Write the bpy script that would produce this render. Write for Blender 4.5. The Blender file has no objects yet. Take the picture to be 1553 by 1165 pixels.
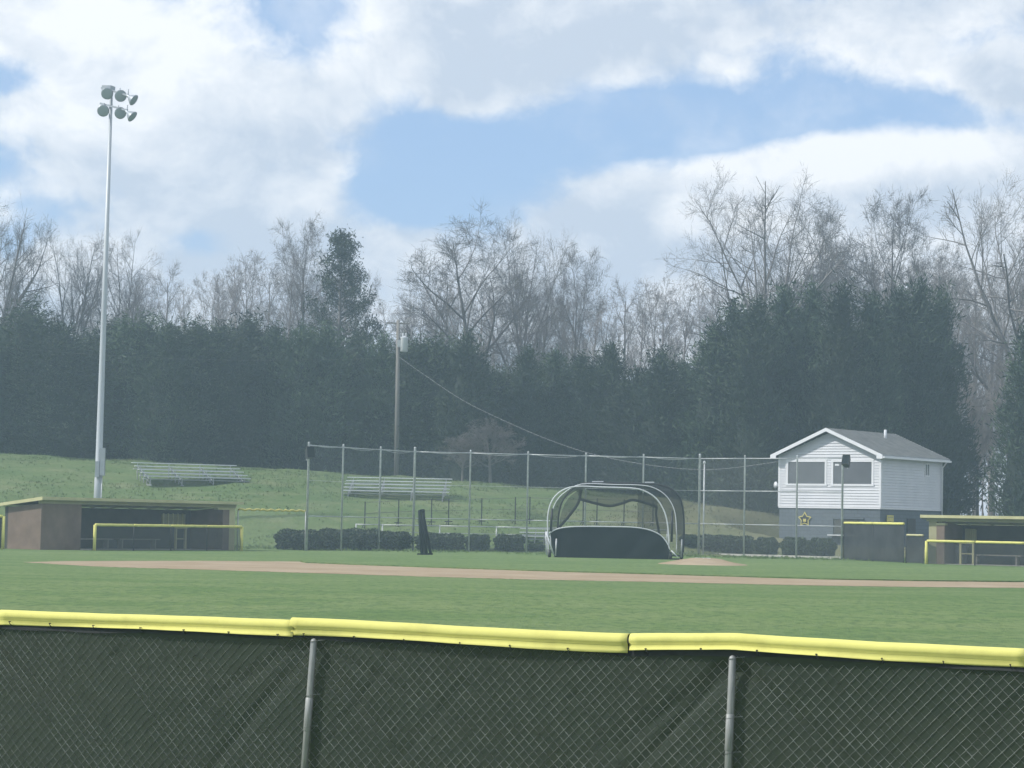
import bpy, math, random
import numpy as np
from mathutils import Vector, Matrix

# ------------------------------------------------------------------ camera
SC = bpy.context.scene
COL = SC.collection
FPX = 3500.0                      # focal length in photograph pixels (1553 wide)
CAMZ = 1.64
PITCH, ROLL = math.radians(3.393), math.radians(1.1)
CAMROT = Matrix.Rotation(math.pi / 2 + PITCH, 3, 'X') @ Matrix.Rotation(ROLL, 3, 'Z')
cam = bpy.data.cameras.new('camera')
cam.sensor_width = 36.0
cam.lens = FPX / 1553.0 * 36.0
cam.clip_start, cam.clip_end = 0.1, 3000
camo = bpy.data.objects.new('camera', cam)
COL.objects.link(camo)
camo.matrix_world = Matrix.Translation((0, 0, CAMZ)) @ CAMROT.to_4x4()
SC.camera = camo


def ray(px, py):
    return CAMROT @ Vector(((px - 776.5) / FPX, -(py - 582.5) / FPX, -1.0))


def at(px, py, D):
    """the place in the world at distance D (metres along +Y) that lies on that line of sight"""
    r = ray(px, py)
    return Vector((0, 0, CAMZ)) + r * (D / r.y)


def gp(px, py, z=0.0):
    r = ray(px, py)
    return Vector((0, 0, CAMZ)) + r * ((z - CAMZ) / r.z)


def xat(px, D):
    return at(px, 800, D).x


# ------------------------------------------------------------------ sky, sun, exposure
SUN_EL = math.radians(43)
SUN_H = Vector((-0.95, -0.22, 0)).normalized()
SUN_DIR = (SUN_H * math.cos(SUN_EL) + Vector((0, 0, math.sin(SUN_EL)))).normalized()

world = bpy.data.worlds.new('World')
SC.world = world
world.use_nodes = True
wt = world.node_tree
for n in list(wt.nodes):
    wt.nodes.remove(n)


class NT:
    """small helper to wire nodes"""

    def __init__(s, tree):
        s.t = tree

    def n(s, typ, ins=None, **props):
        nd = s.t.nodes.new(typ)
        for k, v in props.items():
            setattr(nd, k, v)
        for k, v in (ins or {}).items():
            sock = nd.inputs[k]
            if isinstance(v, bpy.types.NodeSocket):
                s.t.links.new(v, sock)
            else:
                sock.default_value = v
        return nd

    def math(s, op, a, b=0.0, clamp=False):
        nd = s.n('ShaderNodeMath', {0: a, 1: b}, operation=op)
        nd.use_clamp = clamp
        return nd.outputs[0]

    def vmath(s, op, a, b=None):
        ins = {0: a}
        if b is not None:
            ins[1] = b
        nd = s.n('ShaderNodeVectorMath', ins, operation=op)
        return nd.outputs['Value'] if op in ('LENGTH', 'DOT_PRODUCT') else nd.outputs[0]

    def noise(s, vec, scale, detail=4, rough=.5, dist=0.0):
        return s.n('ShaderNodeTexNoise', {'Vector': vec, 'Scale': scale, 'Detail': detail, 'Roughness': rough, 'Distortion': dist}).outputs[0]

    def mix(s, fac, a, b, blend='MIX'):
        nd = s.n('ShaderNodeMix', data_type='RGBA', blend_type=blend)
        for k, v in ((0, fac), (6, a), (7, b)):
            if isinstance(v, bpy.types.NodeSocket):
                s.t.links.new(v, nd.inputs[k])
            else:
                nd.inputs[k].default_value = v if k == 0 else (tuple(v) + (1,))[:4]
        return nd.outputs[2]

    def rng(s, v, a, b, c=0.0, d=1.0, smooth=False):
        nd = s.n('ShaderNodeMapRange', {0: v, 1: a, 2: b, 3: c, 4: d})
        if smooth:
            nd.interpolation_type = 'SMOOTHSTEP'
        return nd.outputs[0]


W = NT(wt)
sky = W.n('ShaderNodeTexSky', sky_type='NISHITA')
sky.sun_disc = False
sky.sun_elevation = SUN_EL
sky.sun_rotation = math.atan2(SUN_H.x, SUN_H.y)
sky.air_density, sky.dust_density, sky.ozone_density = 1.0, 0.6, 1.5
gen = W.n('ShaderNodeTexCoord').outputs['Generated']
dvec = W.vmath('NORMALIZE', gen)
flat = W.vmath('MULTIPLY', dvec, (1, 1, 1.35))
warp = W.n('ShaderNodeTexNoise', {'Vector': flat, 'Scale': 11.0, 'Detail': 3, 'Roughness': .55}).outputs['Color']
warp = W.vmath('MULTIPLY', W.vmath('SUBTRACT', warp, (.5, .5, .5)), (.045, .045, .045))
cvec = W.vmath('ADD', flat, warp)


def puff(vec):
    a = W.noise(vec, 7.5, 10, .60)
    b = W.noise(vec, 24.0, 8, .62)
    return W.math('ADD', W.math('MULTIPLY', a, .72), W.math('MULTIPLY', b, .28))


fine = puff(cvec)
fine_sun = puff(W.vmath('ADD', cvec, tuple(SUN_DIR * 0.010 + Vector((0, 0, .016)))))
soft = W.noise(flat, 5.5, 4, .55, .3)
dens = W.math('ADD', W.math('MULTIPLY', W.math('SUBTRACT', fine, .5), 2.9), .68)


def blob(px, py, rx, ry, w):
    """an open patch (w < 0) or a thick bank (w > 0) of cloud in that direction"""
    c = ray(px, py).normalized()
    o = W.vmath('SUBTRACT', dvec, tuple(c))
    o = W.vmath('MULTIPLY', o, (FPX / rx, FPX / rx, FPX / ry))
    return W.rng(W.vmath('LENGTH', o), 0.0, 1.5, w, 0.0, True)


for b in [(470, 25, 140, 75, -.55), (10, 112, 60, 36, -.4), (640, 190, 120, 120, -.55), (585, 285, 75, 60, -.5), (760, 245, 170, 80, -.55), (900, 190, 150, 60, -.36),
          (1000, 200, 170, 52, -.5), (1150, 175, 150, 50, -.5), (1330, 152, 140, 40, -.42), (1430, 180, 120, 36, -.35), (1500, 60, 70, 50, -.25), (650, 305, 60, 36, -.34),
          (290, 362, 60, 30, -.35), (12, 385, 40, 40, -.35), (110, 60, 260, 130, .22), (300, 230, 230, 130, .2), (860, 50, 330, 75, .3), (700, 130, 60, 55, .62), (1250, 20, 300, 50, .3),
          (1250, 330, 420, 110, .3), (1220, 250, 130, 46, .3), (1460, 255, 190, 46, .28), (970, 330, 190, 50, .25), (620, 385, 110, 50, .3), (1520, 115, 55, 50, .5), (776, 440, 900, 95, .42)]:
    dens = W.math('ADD', dens, blob(*b))
mask = W.math('MAXIMUM', W.rng(dens, .30, .74, 0, 1, True), W.rng(W.noise(cvec, 13.0, 7, .6), .46, .78, 0, .45, True))
light = W.math('ADD', W.math('MULTIPLY', W.math('SUBTRACT', fine, fine_sun), 6.0), W.rng(soft, .34, .66, .10, .74))
light = W.math('ADD', light, W.rng(dens, .6, 1.05, .25, -.12))
for b in [(150, 50, 330, 120, .35), (1230, 235, 240, 50, .55), (1440, 232, 150, 40, .5), (620, 395, 90, 50, .5), (1050, 330, 250, 60, .2), (830, 60, 200, 90, -.1), (1380, 300, 130, 50, -.35), (870, 340, 60, 30, -.35), (200, 320, 220, 60, -.2)]:
    light = W.math('ADD', light, blob(*b))
light = W.math('ADD', light, 0.0, True)
cloud = W.mix(light, (4.1, 4.7, 5.6), (7.0, 7.15, 7.4))
base = W.mix(.6, sky.outputs[0], (2.5, 3.75, 6.1))
skyc = W.mix(mask, base, cloud)
bg = W.n('ShaderNodeBackground', {'Color': skyc, 'Strength': 0.1})
wo = W.n('ShaderNodeOutputWorld')
wt.links.new(bg.outputs[0], wo.inputs['Surface'])

sl = bpy.data.lights.new('sun', 'SUN')
sl.energy = 2.9
sl.angle = math.radians(2.0)
sl.color = (1.0, .955, .88)
so = bpy.data.objects.new('sun', sl)
COL.objects.link(so)
so.location = (-60, 20, 60)
so.rotation_euler = SUN_DIR.to_track_quat('Z', 'Y').to_euler()

SC.view_settings.view_transform = 'Standard'
SC.view_settings.look = 'None'
SC.view_settings.gamma = 1.0
SC.view_settings.exposure = 0.58
SC.render.engine = 'CYCLES'
cy = SC.cycles
cy.use_denoising = True
try:
    cy.denoiser = 'OPENIMAGEDENOISE'
except Exception:
    pass
cy.max_bounces = 5
cy.diffuse_bounces = 2
cy.glossy_bounces = 2
cy.transmission_bounces = 2
cy.volume_bounces = 1
cy.transparent_max_bounces = 16
cy.caustics_reflective = cy.caustics_refractive = False
cy.use_adaptive_sampling = True
cy.adaptive_threshold = 0.02

# ------------------------------------------------------------------ materials
MATS = {}


def mat(name, c1, c2=None, scale=3.0, rough=.7, bump=0.0, bscale=None, metal=0.0, detail=5, rand=0.0, alpha=1.0, stretch=(1, 1, 1), lo=.35, hi=.65, spec=.3):
    m = bpy.data.materials.new(name)
    m.use_nodes = True
    t = m.node_tree
    N = NT(t)
    bs = t.nodes['Principled BSDF']
    bs.inputs['Roughness'].default_value = rough
    bs.inputs['Metallic'].default_value = metal
    bs.inputs['Specular IOR Level'].default_value = spec
    co = N.vmath('MULTIPLY', N.n('ShaderNodeTexCoord').outputs['Object'], stretch)
    c = None
    if c2 is not None:
        f = N.rng(N.noise(co, scale, detail, .6), lo, hi)
        c = N.mix(f, c1, c2)
    if rand:
        oi = N.n('ShaderNodeObjectInfo').outputs['Random']
        k = N.rng(oi, 0, 1, 1 - rand, 1 + rand)
        cc = c if c is not None else N.mix(0, c1, c1)
        c = N.vmath('SCALE', cc)
        c.node.inputs['Scale'].default_value = 1
        t.links.new(k, c.node.inputs['Scale'])
    if c is not None:
        t.links.new(c, bs.inputs['Base Color'])
    else:
        bs.inputs['Base Color'].default_value = tuple(c1) + (1,)
    if bump:
        b = N.n('ShaderNodeBump', {'Height': N.noise(co, bscale or scale * 4, 4, .6), 'Strength': bump, 'Distance': .02})
        t.links.new(b.outputs[0], bs.inputs['Normal'])
    if alpha < 1:
        bs.inputs['Alpha'].default_value = alpha
    MATS[name] = m
    return m


mat('galv', (.36, .38, .40), (.50, .52, .54), 6, .5, metal=.35)
mat('galv_post', (.22, .235, .24), (.36, .37, .37), 22, .55, bump=.2, metal=.3, stretch=(1, 1, .15))
mat('wire', (.055, .065, .062), (.34, .36, .355), 11, .45, metal=.3, lo=.3, hi=.62)
mat('backstop_wire', (.42, .46, .48), None, rough=.6, alpha=.07)
mat('dark_mesh', (.03, .035, .038), (.05, .055, .055), 2.0, .8, alpha=.55)
mat('black_screen', (.022, .026, .03), (.04, .045, .05), 1.2, .75, bump=.4, bscale=3, alpha=.93)
mat('yellow', (.64, .615, .195), (.50, .475, .15), 4.5, .8, lo=.48, hi=.85, bump=.10, bscale=14, rand=.05, spec=.15)
mat('yellow_old', (.62, .55, .16), (.5, .44, .12), 3.0, .55)
mat('pole', (.40, .43, .47), (.46, .49, .52), 1.2, .5, metal=.2, stretch=(1, 1, .1))
mat('lamp_body', (.30, .33, .37), (.36, .39, .42), 3, .45, metal=.3)
mat('lamp_glass', (.30, .34, .36), None, rough=.25, spec=.6)
mat('dugout_wall', (.15, .11, .088), (.20, .15, .12), 1.3, .85, bump=.3, bscale=14)
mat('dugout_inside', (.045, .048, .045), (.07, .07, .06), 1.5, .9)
mat('cream', (.42, .40, .22), (.50, .48, .28), 1.6, .65)
mat('cream_dark', (.28, .27, .16), (.35, .33, .2), 1.6, .7)
mat('roof_metal', (.30, .31, .27), (.36, .36, .3), 1.5, .6)
mat('bench_wood', (.20, .19, .17), (.28, .26, .23), 4, .7, stretch=(.3, 3, 3))
mat('alu', (.62, .64, .67), (.72, .74, .77), 2, .4, metal=.35)
mat('alu_dark', (.35, .36, .38), (.42, .43, .45), 2, .5, metal=.3)
mat('white_pipe', (.60, .62, .66), (.54, .56, .60), 4, .4)
mat('black_pipe', (.025, .027, .03), None, rough=.5)
mat('net', (.02, .024, .026), None, rough=.9, alpha=.50)
mat('net_dense', (.018, .022, .024), None, rough=.9, alpha=.8)
mat('vinyl_black', (.014, .020, .021), (.022, .028, .029), 1.1, .95, bump=.08, bscale=3, spec=.05)
mat('siding', (.54, .555, .60), (.60, .61, .65), .9, .5, bump=.05)
mat('white_trim', (.70, .71, .75), (.66, .67, .71), 2, .45)
mat('window_glass', (.085, .09, .10), (.11, .115, .13), .8, .32, spec=.5)
mat('shingle', (.115, .12, .12), (.17, .175, .17), 2.2, .9, bump=.4, bscale=12)
mat('wood_pole', (.17, .16, .15), (.23, .22, .205), 5, .85, stretch=(3, 3, .2), bump=.3)
mat('cable', (.42, .44, .46), None, rough=.6)
mat('cable_dark', (.10, .10, .11), None, rough=.6)
mat('transformer', (.52, .55, .58), (.58, .6, .63), 2, .4)
mat('bark', (.125, .118, .115), (.185, .176, .172), 2.5, .9, rand=.2, stretch=(2, 2, .5))
mat('bark_pale', (.20, .185, .18), (.28, .26, .25), 2.5, .9, rand=.2, stretch=(2, 2, .5))
mat('brush', (.13, .12, .115), (.18, .167, .16), 1.5, .9, rand=.15)
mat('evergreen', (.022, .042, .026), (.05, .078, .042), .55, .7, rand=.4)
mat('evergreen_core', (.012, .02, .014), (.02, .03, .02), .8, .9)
mat('pine_needles', (.02, .036, .024), (.042, .062, .036), .8, .7)
mat('box_leaf', (.018, .034, .018), (.045, .07, .032), 2.2, .6, rand=.15)
mat('trash_can', (.12, .13, .14), (.16, .17, .18), 3, .5)
mat('speaker_black', (.02, .021, .023), (.035, .036, .038), 4, .5)
mat('concrete', (.42, .41, .38), (.52, .5, .46), 3, .85)
mat('soil', (.24, .17, .125), (.30, .215, .16), 3, .95)


def set_block_wall():
    m = mat('block_wall', (.055, .07, .085))
    t = m.node_tree
    N = NT(t)
    br = N.n('ShaderNodeTexBrick', {'Color1': (.092, .112, .135, 1), 'Color2': (.108, .128, .15, 1), 'Mortar': (.07, .085, .10, 1), 'Scale': 1.0, 'Mortar Size': .012,
                                    'Brick Width': .4, 'Row Height': .2})
    tc = N.n('ShaderNodeTexCoord').outputs['Object']
    sp = N.n('ShaderNodeSeparateXYZ', {0: tc})
    u = N.math('ADD', sp.outputs[0], sp.outputs[1])
    t.links.new(N.n('ShaderNodeCombineXYZ', {0: u, 1: sp.outputs[2]}).outputs[0], br.inputs['Vector'])
    bs = t.nodes['Principled BSDF']
    bs.inputs['Roughness'].default_value = .8
    t.links.new(br.outputs[0], bs.inputs['Base Color'])


set_block_wall()


def set_screen():
    """woven windscreen of the outfield fence: dark green-black, lets a little through"""
    m = mat('windscreen', (.04, .05, .045), None, rough=.75)
    t = m.node_tree
    N = NT(t)
    co = N.n('ShaderNodeTexCoord').outputs['Object']
    n1 = N.noise(co, 1.1, 4, .6)
    n2 = N.noise(N.vmath('MULTIPLY', co, (1, 1, .6)), 7, 4, .6)
    c = N.mix(N.rng(n1, .3, .7), (.008, .018, .012), (.015, .027, .019))
    c = N.mix(N.rng(n2, .5, .8, 0, .5), c, (.026, .034, .029))
    weave = N.noise(co, 420, 2, .5)
    c = N.mix(N.rng(weave, .3, .7, 0, .35), c, (.005, .008, .007))
    bs = t.nodes['Principled BSDF']
    t.links.new(c, bs.inputs['Base Color'])
    bs.inputs['Sheen Weight'].default_value = .12
    bs.inputs['Alpha'].default_value = .94
    b = N.n('ShaderNodeBump', {'Height': weave, 'Strength': .3, 'Distance': .002})
    t.links.new(b.outputs[0], bs.inputs['Normal'])


set_screen()


def set_ground():
    m = mat('grass', (.08, .13, .05), None, rough=.9, spec=.1)
    t = m.node_tree
    N = NT(t)
    bs = t.nodes['Principled BSDF']
    pos = N.n('ShaderNodeNewGeometry').outputs['Position']
    sp = N.n('ShaderNodeSeparateXYZ', {0: pos})
    big = N.noise(pos, .06, 4, .55)
    mid = N.noise(N.vmath('MULTIPLY', pos, (.55, 1.0, 1)), .45, 5, .6)
    fin = N.noise(N.vmath('MULTIPLY', pos, (1.0, .45, 1)), 5.0, 5, .65)
    vf = N.noise(pos, 38, 3, .6)
    field = N.mix(N.rng(big, .35, .65), (.102, .170, .056), (.134, .200, .072))
    field = N.mix(N.rng(mid, .40, .64, 0, .85), field, (.172, .226, .092))
    field = N.mix(N.rng(fin, .45, .68, 0, .75), field, (.058, .112, .042))
    field = N.mix(N.rng(vf, .5, .8, 0, .4), field, (.19, .22, .11))
    bank = N.mix(N.rng(N.noise(pos, .22, 5, .62), .35, .65), (.086, .140, .050), (.132, .178, .074))
    bank = N.mix(N.rng(N.noise(N.vmath('MULTIPLY', pos, (.5, 1, 1)), .8, 5, .65), .48, .72, 0, .85), bank, (.185, .205, .108))
    bank = N.mix(N.rng(fin, .45, .75, 0, .5), bank, (.06, .082, .036))
    # worn brown ground on the right-hand part of the bank and under the trees
    wx = N.math('ADD', sp.outputs[0], N.math('MULTIPLY', N.math('SUBTRACT', big, .5), 30))
    brown = N.mix(N.rng(mid, .3, .7), (.135, .12, .075), (.185, .15, .105))
    bank = N.mix(N.rng(wx, 3, 15, 0, .62, True), bank, brown)
    yy = N.math('ADD', sp.outputs[1], N.math('MULTIPLY', N.math('SUBTRACT', mid, .5), 10))
    yy = N.math('ADD', yy, N.math('MULTIPLY', N.math('SUBTRACT', fin, .5), 3))
    col = N.mix(N.rng(yy, 118, 123, 0, 1, True), field, bank)
    col = N.mix(N.rng(yy, 145, 150, 0, 1, True), col, (.075, .06, .042))
    t.links.new(col, bs.inputs['Base Color'])
    b = N.n('ShaderNodeBump', {'Height': N.math('ADD', fin, N.math('MULTIPLY', vf, .5)), 'Strength': .8, 'Distance': .06})
    t.links.new(b.outputs[0], bs.inputs['Normal'])
    m = mat('dirt', (.3, .2, .15), None, rough=.95, spec=.1)
    t = m.node_tree
    N = NT(t)
    bs = t.nodes['Principled BSDF']
    pos = N.n('ShaderNodeNewGeometry').outputs['Position']
    c = N.mix(N.rng(N.noise(pos, .35, 5, .6), .35, .65), (.285, .218, .142), (.355, .285, .20))
    c = N.mix(N.rng(N.noise(N.vmath('MULTIPLY', pos, (.5, 1.5, 1)), 2.5, 5, .65), .45, .75, 0, .6), c, (.20, .155, .112))
    c = N.mix(N.rng(N.noise(pos, 20, 3, .6), .5, .8, 0, .4), c, (.42, .34, .27))
    t.links.new(c, bs.inputs['Base Color'])


set_ground()

# ------------------------------------------------------------------ object helpers


def mesh_obj(name, verts, faces, m, parent=None, smooth=False):
    me = bpy.data.meshes.new(name)
    me.from_pydata([tuple(v) for v in verts] if not isinstance(verts, np.ndarray) else verts.tolist(), [], faces if not isinstance(faces, np.ndarray) else faces.tolist())
    ml = m if isinstance(m, (list, tuple)) else [m]
    for k in ml:
        me.materials.append(MATS[k])
    if smooth:
        me.polygons.foreach_set('use_smooth', [True] * len(me.polygons))
    me.update()
    o = bpy.data.objects.new(name, me)
    COL.objects.link(o)
    if parent is not None:
        o.parent = parent
    return o


class MB:
    """collects shapes into ONE mesh object"""

    def __init__(s, org=(0, 0, 0)):
        s.v, s.f, s.o = [], [], Vector(org)

    def add(s, vs, fs):
        k = len(s.v)
        s.v += [Vector(v) - s.o for v in vs]
        s.f += [tuple(i + k for i in f) for f in fs]
        return s

    def box(s, x0, x1, y0, y1, z0, z1):
        v = [(x, y, z) for z in (z0, z1) for y in (y0, y1) for x in (x0, x1)]
        return s.add(v, [(0, 2, 3, 1), (4, 5, 7, 6), (0, 1, 5, 4), (2, 6, 7, 3), (0, 4, 6, 2), (1, 3, 7, 5)])

    def beam(s, a, b, w, h, up=(0, 0, 1)):
        """box along a-b, w wide sideways and h along up"""
        a, b = Vector(a), Vector(b)
        d = (b - a).normalized()
        sd = d.cross(Vector(up))
        if sd.length < 1e-4:
            sd = d.cross(Vector((1, 0, 0)))
        sd.normalize()
        u = sd.cross(d).normalized()
        v = []
        for p in (a, b):
            for q, r in ((-1, -1), (1, -1), (1, 1), (-1, 1)):
                v.append(p + sd * (w / 2 * q) + u * (h / 2 * r))
        return s.add(v, [(0, 1, 2, 3), (7, 6, 5, 4), (0, 4, 5, 1), (1, 5, 6, 2), (2, 6, 7, 3), (3, 7, 4, 0)])

    def tube(s, pts, r, n=8, caps=True):
        pts = [Vector(p) for p in pts]
        rs = r if isinstance(r, (list, tuple)) else [r] * len(pts)
        vs, fs = [], []
        ref = None
        for i, p in enumerate(pts):
            d = (pts[min(i + 1, len(pts) - 1)] - pts[max(i - 1, 0)]).normalized()
            if ref is None:
                ref = d.cross(Vector((0, 0, 1)) if abs(d.z) < .9 else Vector((1, 0, 0))).normalized()
            ref = (ref - d * ref.dot(d)).normalized()
            q = d.cross(ref)
            for k in range(n):
                a = 2 * math.pi * k / n
                vs.append(p + (ref * math.cos(a) + q * math.sin(a)) * rs[i])
        for i in range(len(pts) - 1):
            for k in range(n):
                a, b = i * n + k, i * n + (k + 1) % n
                fs.append((a, b, b + n, a + n))
        if caps:
            fs.append(tuple(range(n))[::-1])
            fs.append(tuple(range((len(pts) - 1) * n, len(pts) * n)))
        return s.add(vs, fs)

    def lathe(s, prof, org, axis, n=16):
        """prof: (along, radius)"""
        axis = Vector(axis).normalized()
        ref = axis.cross(Vector((0, 0, 1)) if abs(axis.z) < .9 else Vector((1, 0, 0))).normalized()
        q = axis.cross(ref)
        org = Vector(org)
        vs, fs = [], []
        for (a, r) in prof:
            for k in range(n):
                t = 2 * math.pi * k / n
                vs.append(org + axis * a + (ref * math.cos(t) + q * math.sin(t)) * r)
        for i in range(len(prof) - 1):
            for k in range(n):
                a, b = i * n + k, i * n + (k + 1) % n
                fs.append((a, b, b + n, a + n))
        fs.append(tuple(range(n))[::-1])
        fs.append(tuple(range((len(prof) - 1) * n, len(prof) * n)))
        return s.add(vs, fs)

    def prism(s, poly, d):
        """poly: 3d outline; d: extrusion vector"""
        d = Vector(d)
        n = len(poly)
        v = [Vector(p) for p in poly] + [Vector(p) + d for p in poly]
        return s.add(v, [tuple(range(n))[::-1], tuple(range(n, 2 * n))] + [(i, (i + 1) % n, (i + 1) % n + n, i + n) for i in range(n)])

    def sheet(s, rows):
        """rows of points -> quads"""
        n = len(rows[0])
        vs = [p for r in rows for p in r]
        fs = [(i * n + j, i * n + j + 1, (i + 1) * n + j + 1, (i + 1) * n + j) for i in range(len(rows) - 1) for j in range(n - 1)]
        return s.add(vs, fs)

    def build(s, name, m, parent=None, smooth=False):
        return mesh_obj(name, s.v, s.f, m, parent, smooth)


def thing(name, label, cat, loc=(0, 0, 0), rz=0.0, group=None):
    o = bpy.data.objects.new(name, None)
    COL.objects.link(o)
    o.location = loc
    o.rotation_euler = (0, 0, rz)
    o.empty_display_size = .2
    return tag(o, label, cat, group)


def tag(o, label=None, cat=None, group=None, kind=None):
    for k, v in (('label', label), ('category', cat), ('group', group), ('kind', kind)):
        if v:
            o[k] = v
    return o


def copy_tree(o, parent=None):
    c = o.copy()
    COL.objects.link(c)
    c.parent = parent
    for ch in list(o.children):
        copy_tree(ch, c)
    return c


def smooth_path(pts, k=6):
    pts = [Vector(p) for p in pts]
    out = []
    P = [pts[0] * 2 - pts[1]] + pts + [pts[-1] * 2 - pts[-2]]
    for i in range(1, len(P) - 2):
        a, b, c, d = P[i - 1:i + 3]
        for j in range(k):
            t = j / k
            out.append(.5 * ((2 * b) + (c - a) * t + (2 * a - 5 * b + 4 * c - d) * t * t + (3 * b - a - 3 * c + d) * t ** 3))
    out.append(pts[-1])
    return out


def sst(a, b, x):
    t = min(1, max(0, (x - a) / (b - a)))
    return t * t * (3 - 2 * t)


rnd = random.Random(7)

# ------------------------------------------------------------------ ground
HX = [-400, -60, -33, -14, -3, 9.6, 16.5, 31, 60, 400]
HZ = [5.6, 5.6, 5.3, 4.6, 4.1, 3.3, 2.5, 2.3, 2.2, 2.2]


def hill(x, y):
    top = float(np.interp(x, HX, HZ))
    z = -0.55 * (1 - sst(18, 58, y))
    u = min(1, max(0, (y - 120.5) / 27.5))
    t = (1 - (1 - u) ** 2) * sst(0, .22, u)
    z += top * t
    z += .10 * t * math.sin(x * .9 + y * .35) * math.sin(y * .6 - x * .2) + .06 * sst(121, 128, y) * math.sin(x * 2.1) * math.cos(y * 1.3)
    # level pad the announcer building stands on
    dx, dy = x - 20.3, y - 133.0
    k = 1 - sst(5.5, 9.0, math.hypot(dx, dy))
    return z * (1 - k) + .35 * k


xs = np.unique(np.concatenate([np.linspace(-380, -60, 14), np.linspace(-60, 60, 121), np.linspace(60, 380, 14)]))
ys = np.unique(np.concatenate([np.linspace(-150, 10, 9), np.linspace(10, 62, 27), np.linspace(62, 110, 13), np.linspace(110, 160, 67), np.linspace(160, 420, 14)]))
gv = [(x, y, hill(x, y)) for y in ys for x in xs]
nx = len(xs)
gf = [(j * nx + i, j * nx + i + 1, (j + 1) * nx + i + 1, (j + 1) * nx + i) for j in range(len(ys) - 1) for i in range(nx - 1)]
tag(mesh_obj('ground', gv, gf, 'grass', smooth=True), 'mown green outfield rising to a grassy bank below the trees', 'ground', kind='structure')

# infield: skinned dirt, infield grass, mound
HOME = Vector((4.6, 108.0, 0))
MOUND = Vector((7.43, 90.0, 0))
CF = (MOUND - HOME).normalized()
BASE1 = Vector((CF.x * .7071 + CF.y * .7071, -CF.x * .7071 + CF.y * .7071, 0)).normalized()    # home -> first base (left)
BASE3 = Vector((-BASE1.y, BASE1.x, 0))
if BASE1.x > 0:
    BASE1, BASE3 = BASE3, BASE1


def smooth_poly(pts, k=6):
    return [Vector((p.x, p.y, 0)) for p in smooth_path(pts, k)]


outer = smooth_poly([gp(38, 853), gp(150, 859.5), gp(300, 864), gp(460, 869), gp(620, 874), gp(800, 879), gp(1000, 883), gp(1250, 888.5), gp(1553, 892), gp(1800, 891), gp(2050, 884)], 8)
upper = [gp(2050, 868), gp(1800, 876), gp(1553, 883.5), gp(1400, 882), gp(1250, 879.5), gp(1000, 872), gp(820, 867), gp(640, 861), gp(520, 856.5), gp(462, 854.2), gp(455, 852), gp(330, 851.2), gp(200, 851), gp(100, 851.5)]
jr = random.Random(3)


def ragged(pts, amp, n=5):
    out = []
    for a, b in zip(pts, pts[1:]):
        for k in range(n):
            p = a.lerp(b, k / n)
            out.append(p + Vector((jr.uniform(-amp, amp), jr.uniform(-amp, amp), 0)))
    return out + [pts[-1]]


poly = ragged(outer, .10, 3) + ragged(upper, .10, 8)
bm = MB()
bm.prism([(p.x, p.y, .002) for p in poly], (0, 0, .006))
tag(bm.build('infield_dirt', 'dirt'), 'tan infield dirt band between outfield and infield grass', 'dirt', kind='structure')
inf = ragged([Vector((p.x, p.y, 0)) for p in upper[:11]], .05, 10) + [gp(600, 842.5), gp(800, 846), gp(1050, 851), gp(1400, 860), gp(1800, 866)]
bm = MB()
bm.prism([(p.x, p.y, .001) for p in inf], (0, 0, .045))
tag(bm.build('infield_grass', 'grass'), 'mown infield grass lip behind the dirt band', 'grass', kind='structure')

mp = gp(1066, 858)
bm = MB()
rings = []
for i in range(9):
    r = 2.0 * i / 8
    h = .25 * (1 - sst(.3, 1.95, r)) + .05
    rings.append([(mp.x + r * math.cos(a) * (1 + .03 * math.sin(3 * a)), mp.y + r * math.sin(a), h - (.07 if i == 8 else 0) + .01 * math.sin(a * 5 + i)) for a in [2 * math.pi * k / 40 for k in range(41)]])
bm.sheet(rings)
mo = thing('pitchers_mound', 'low tan dirt pitching mound in front of the batting cage', 'mound', mp)
bm2 = MB(mp)
bm2.v, bm2.f = [v - mp for v in bm.v], bm.f
bm2.build('dirt_cone', 'dirt', mo, True)
MB(mp).box(mp.x - .3, mp.x + .3, mp.y - .08, mp.y + .08, .24, .312).build('rubber_slab', 'white_trim', mo)

# ------------------------------------------------------------------ outfield fence in the foreground
L = 2.54
F0 = Vector((xat(5, 17.0), 17.0, 0))
F1 = Vector((xat(1553, 13.47), 13.47, 0))
FT = (F1 - F0).normalized()
FN = Vector((FT.y, -FT.x, 0))
if FN.y > 0:
    FN = -FN


def FP(s, off=0.0, z=0.0):
    return F0 + FT * s + FN * off + Vector((0, 0, z))


GB = -0.55
# height of the top of the cap along the fence
KS = np.array([-4, -3.36, -1.8, -.31, 0, .97 * L, 1.0 * L, 1.08 * L, 1.5 * L, 1.9 * L, 2.0 * L, 2.25 * L, 2.28 * L, 2.32 * L, 2.65 * L, 3.0 * L, 8.84, 10.4, 11.9, 12.6])
KZ = np.array([.94, .95, .915, .93, .915, .936, .953, .955, .944, .940, .943, .972, .975, .972, .957, .956, .97, .94, .96, .95])


def capz(s):
    return float(np.interp(s, KS, KZ))


fence = thing('outfield_fence', 'chain link outfield fence with dark windscreen and yellow top cap in the foreground', 'fence', FP(4, 0, GB))
FO = fence.location.copy()
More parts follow.
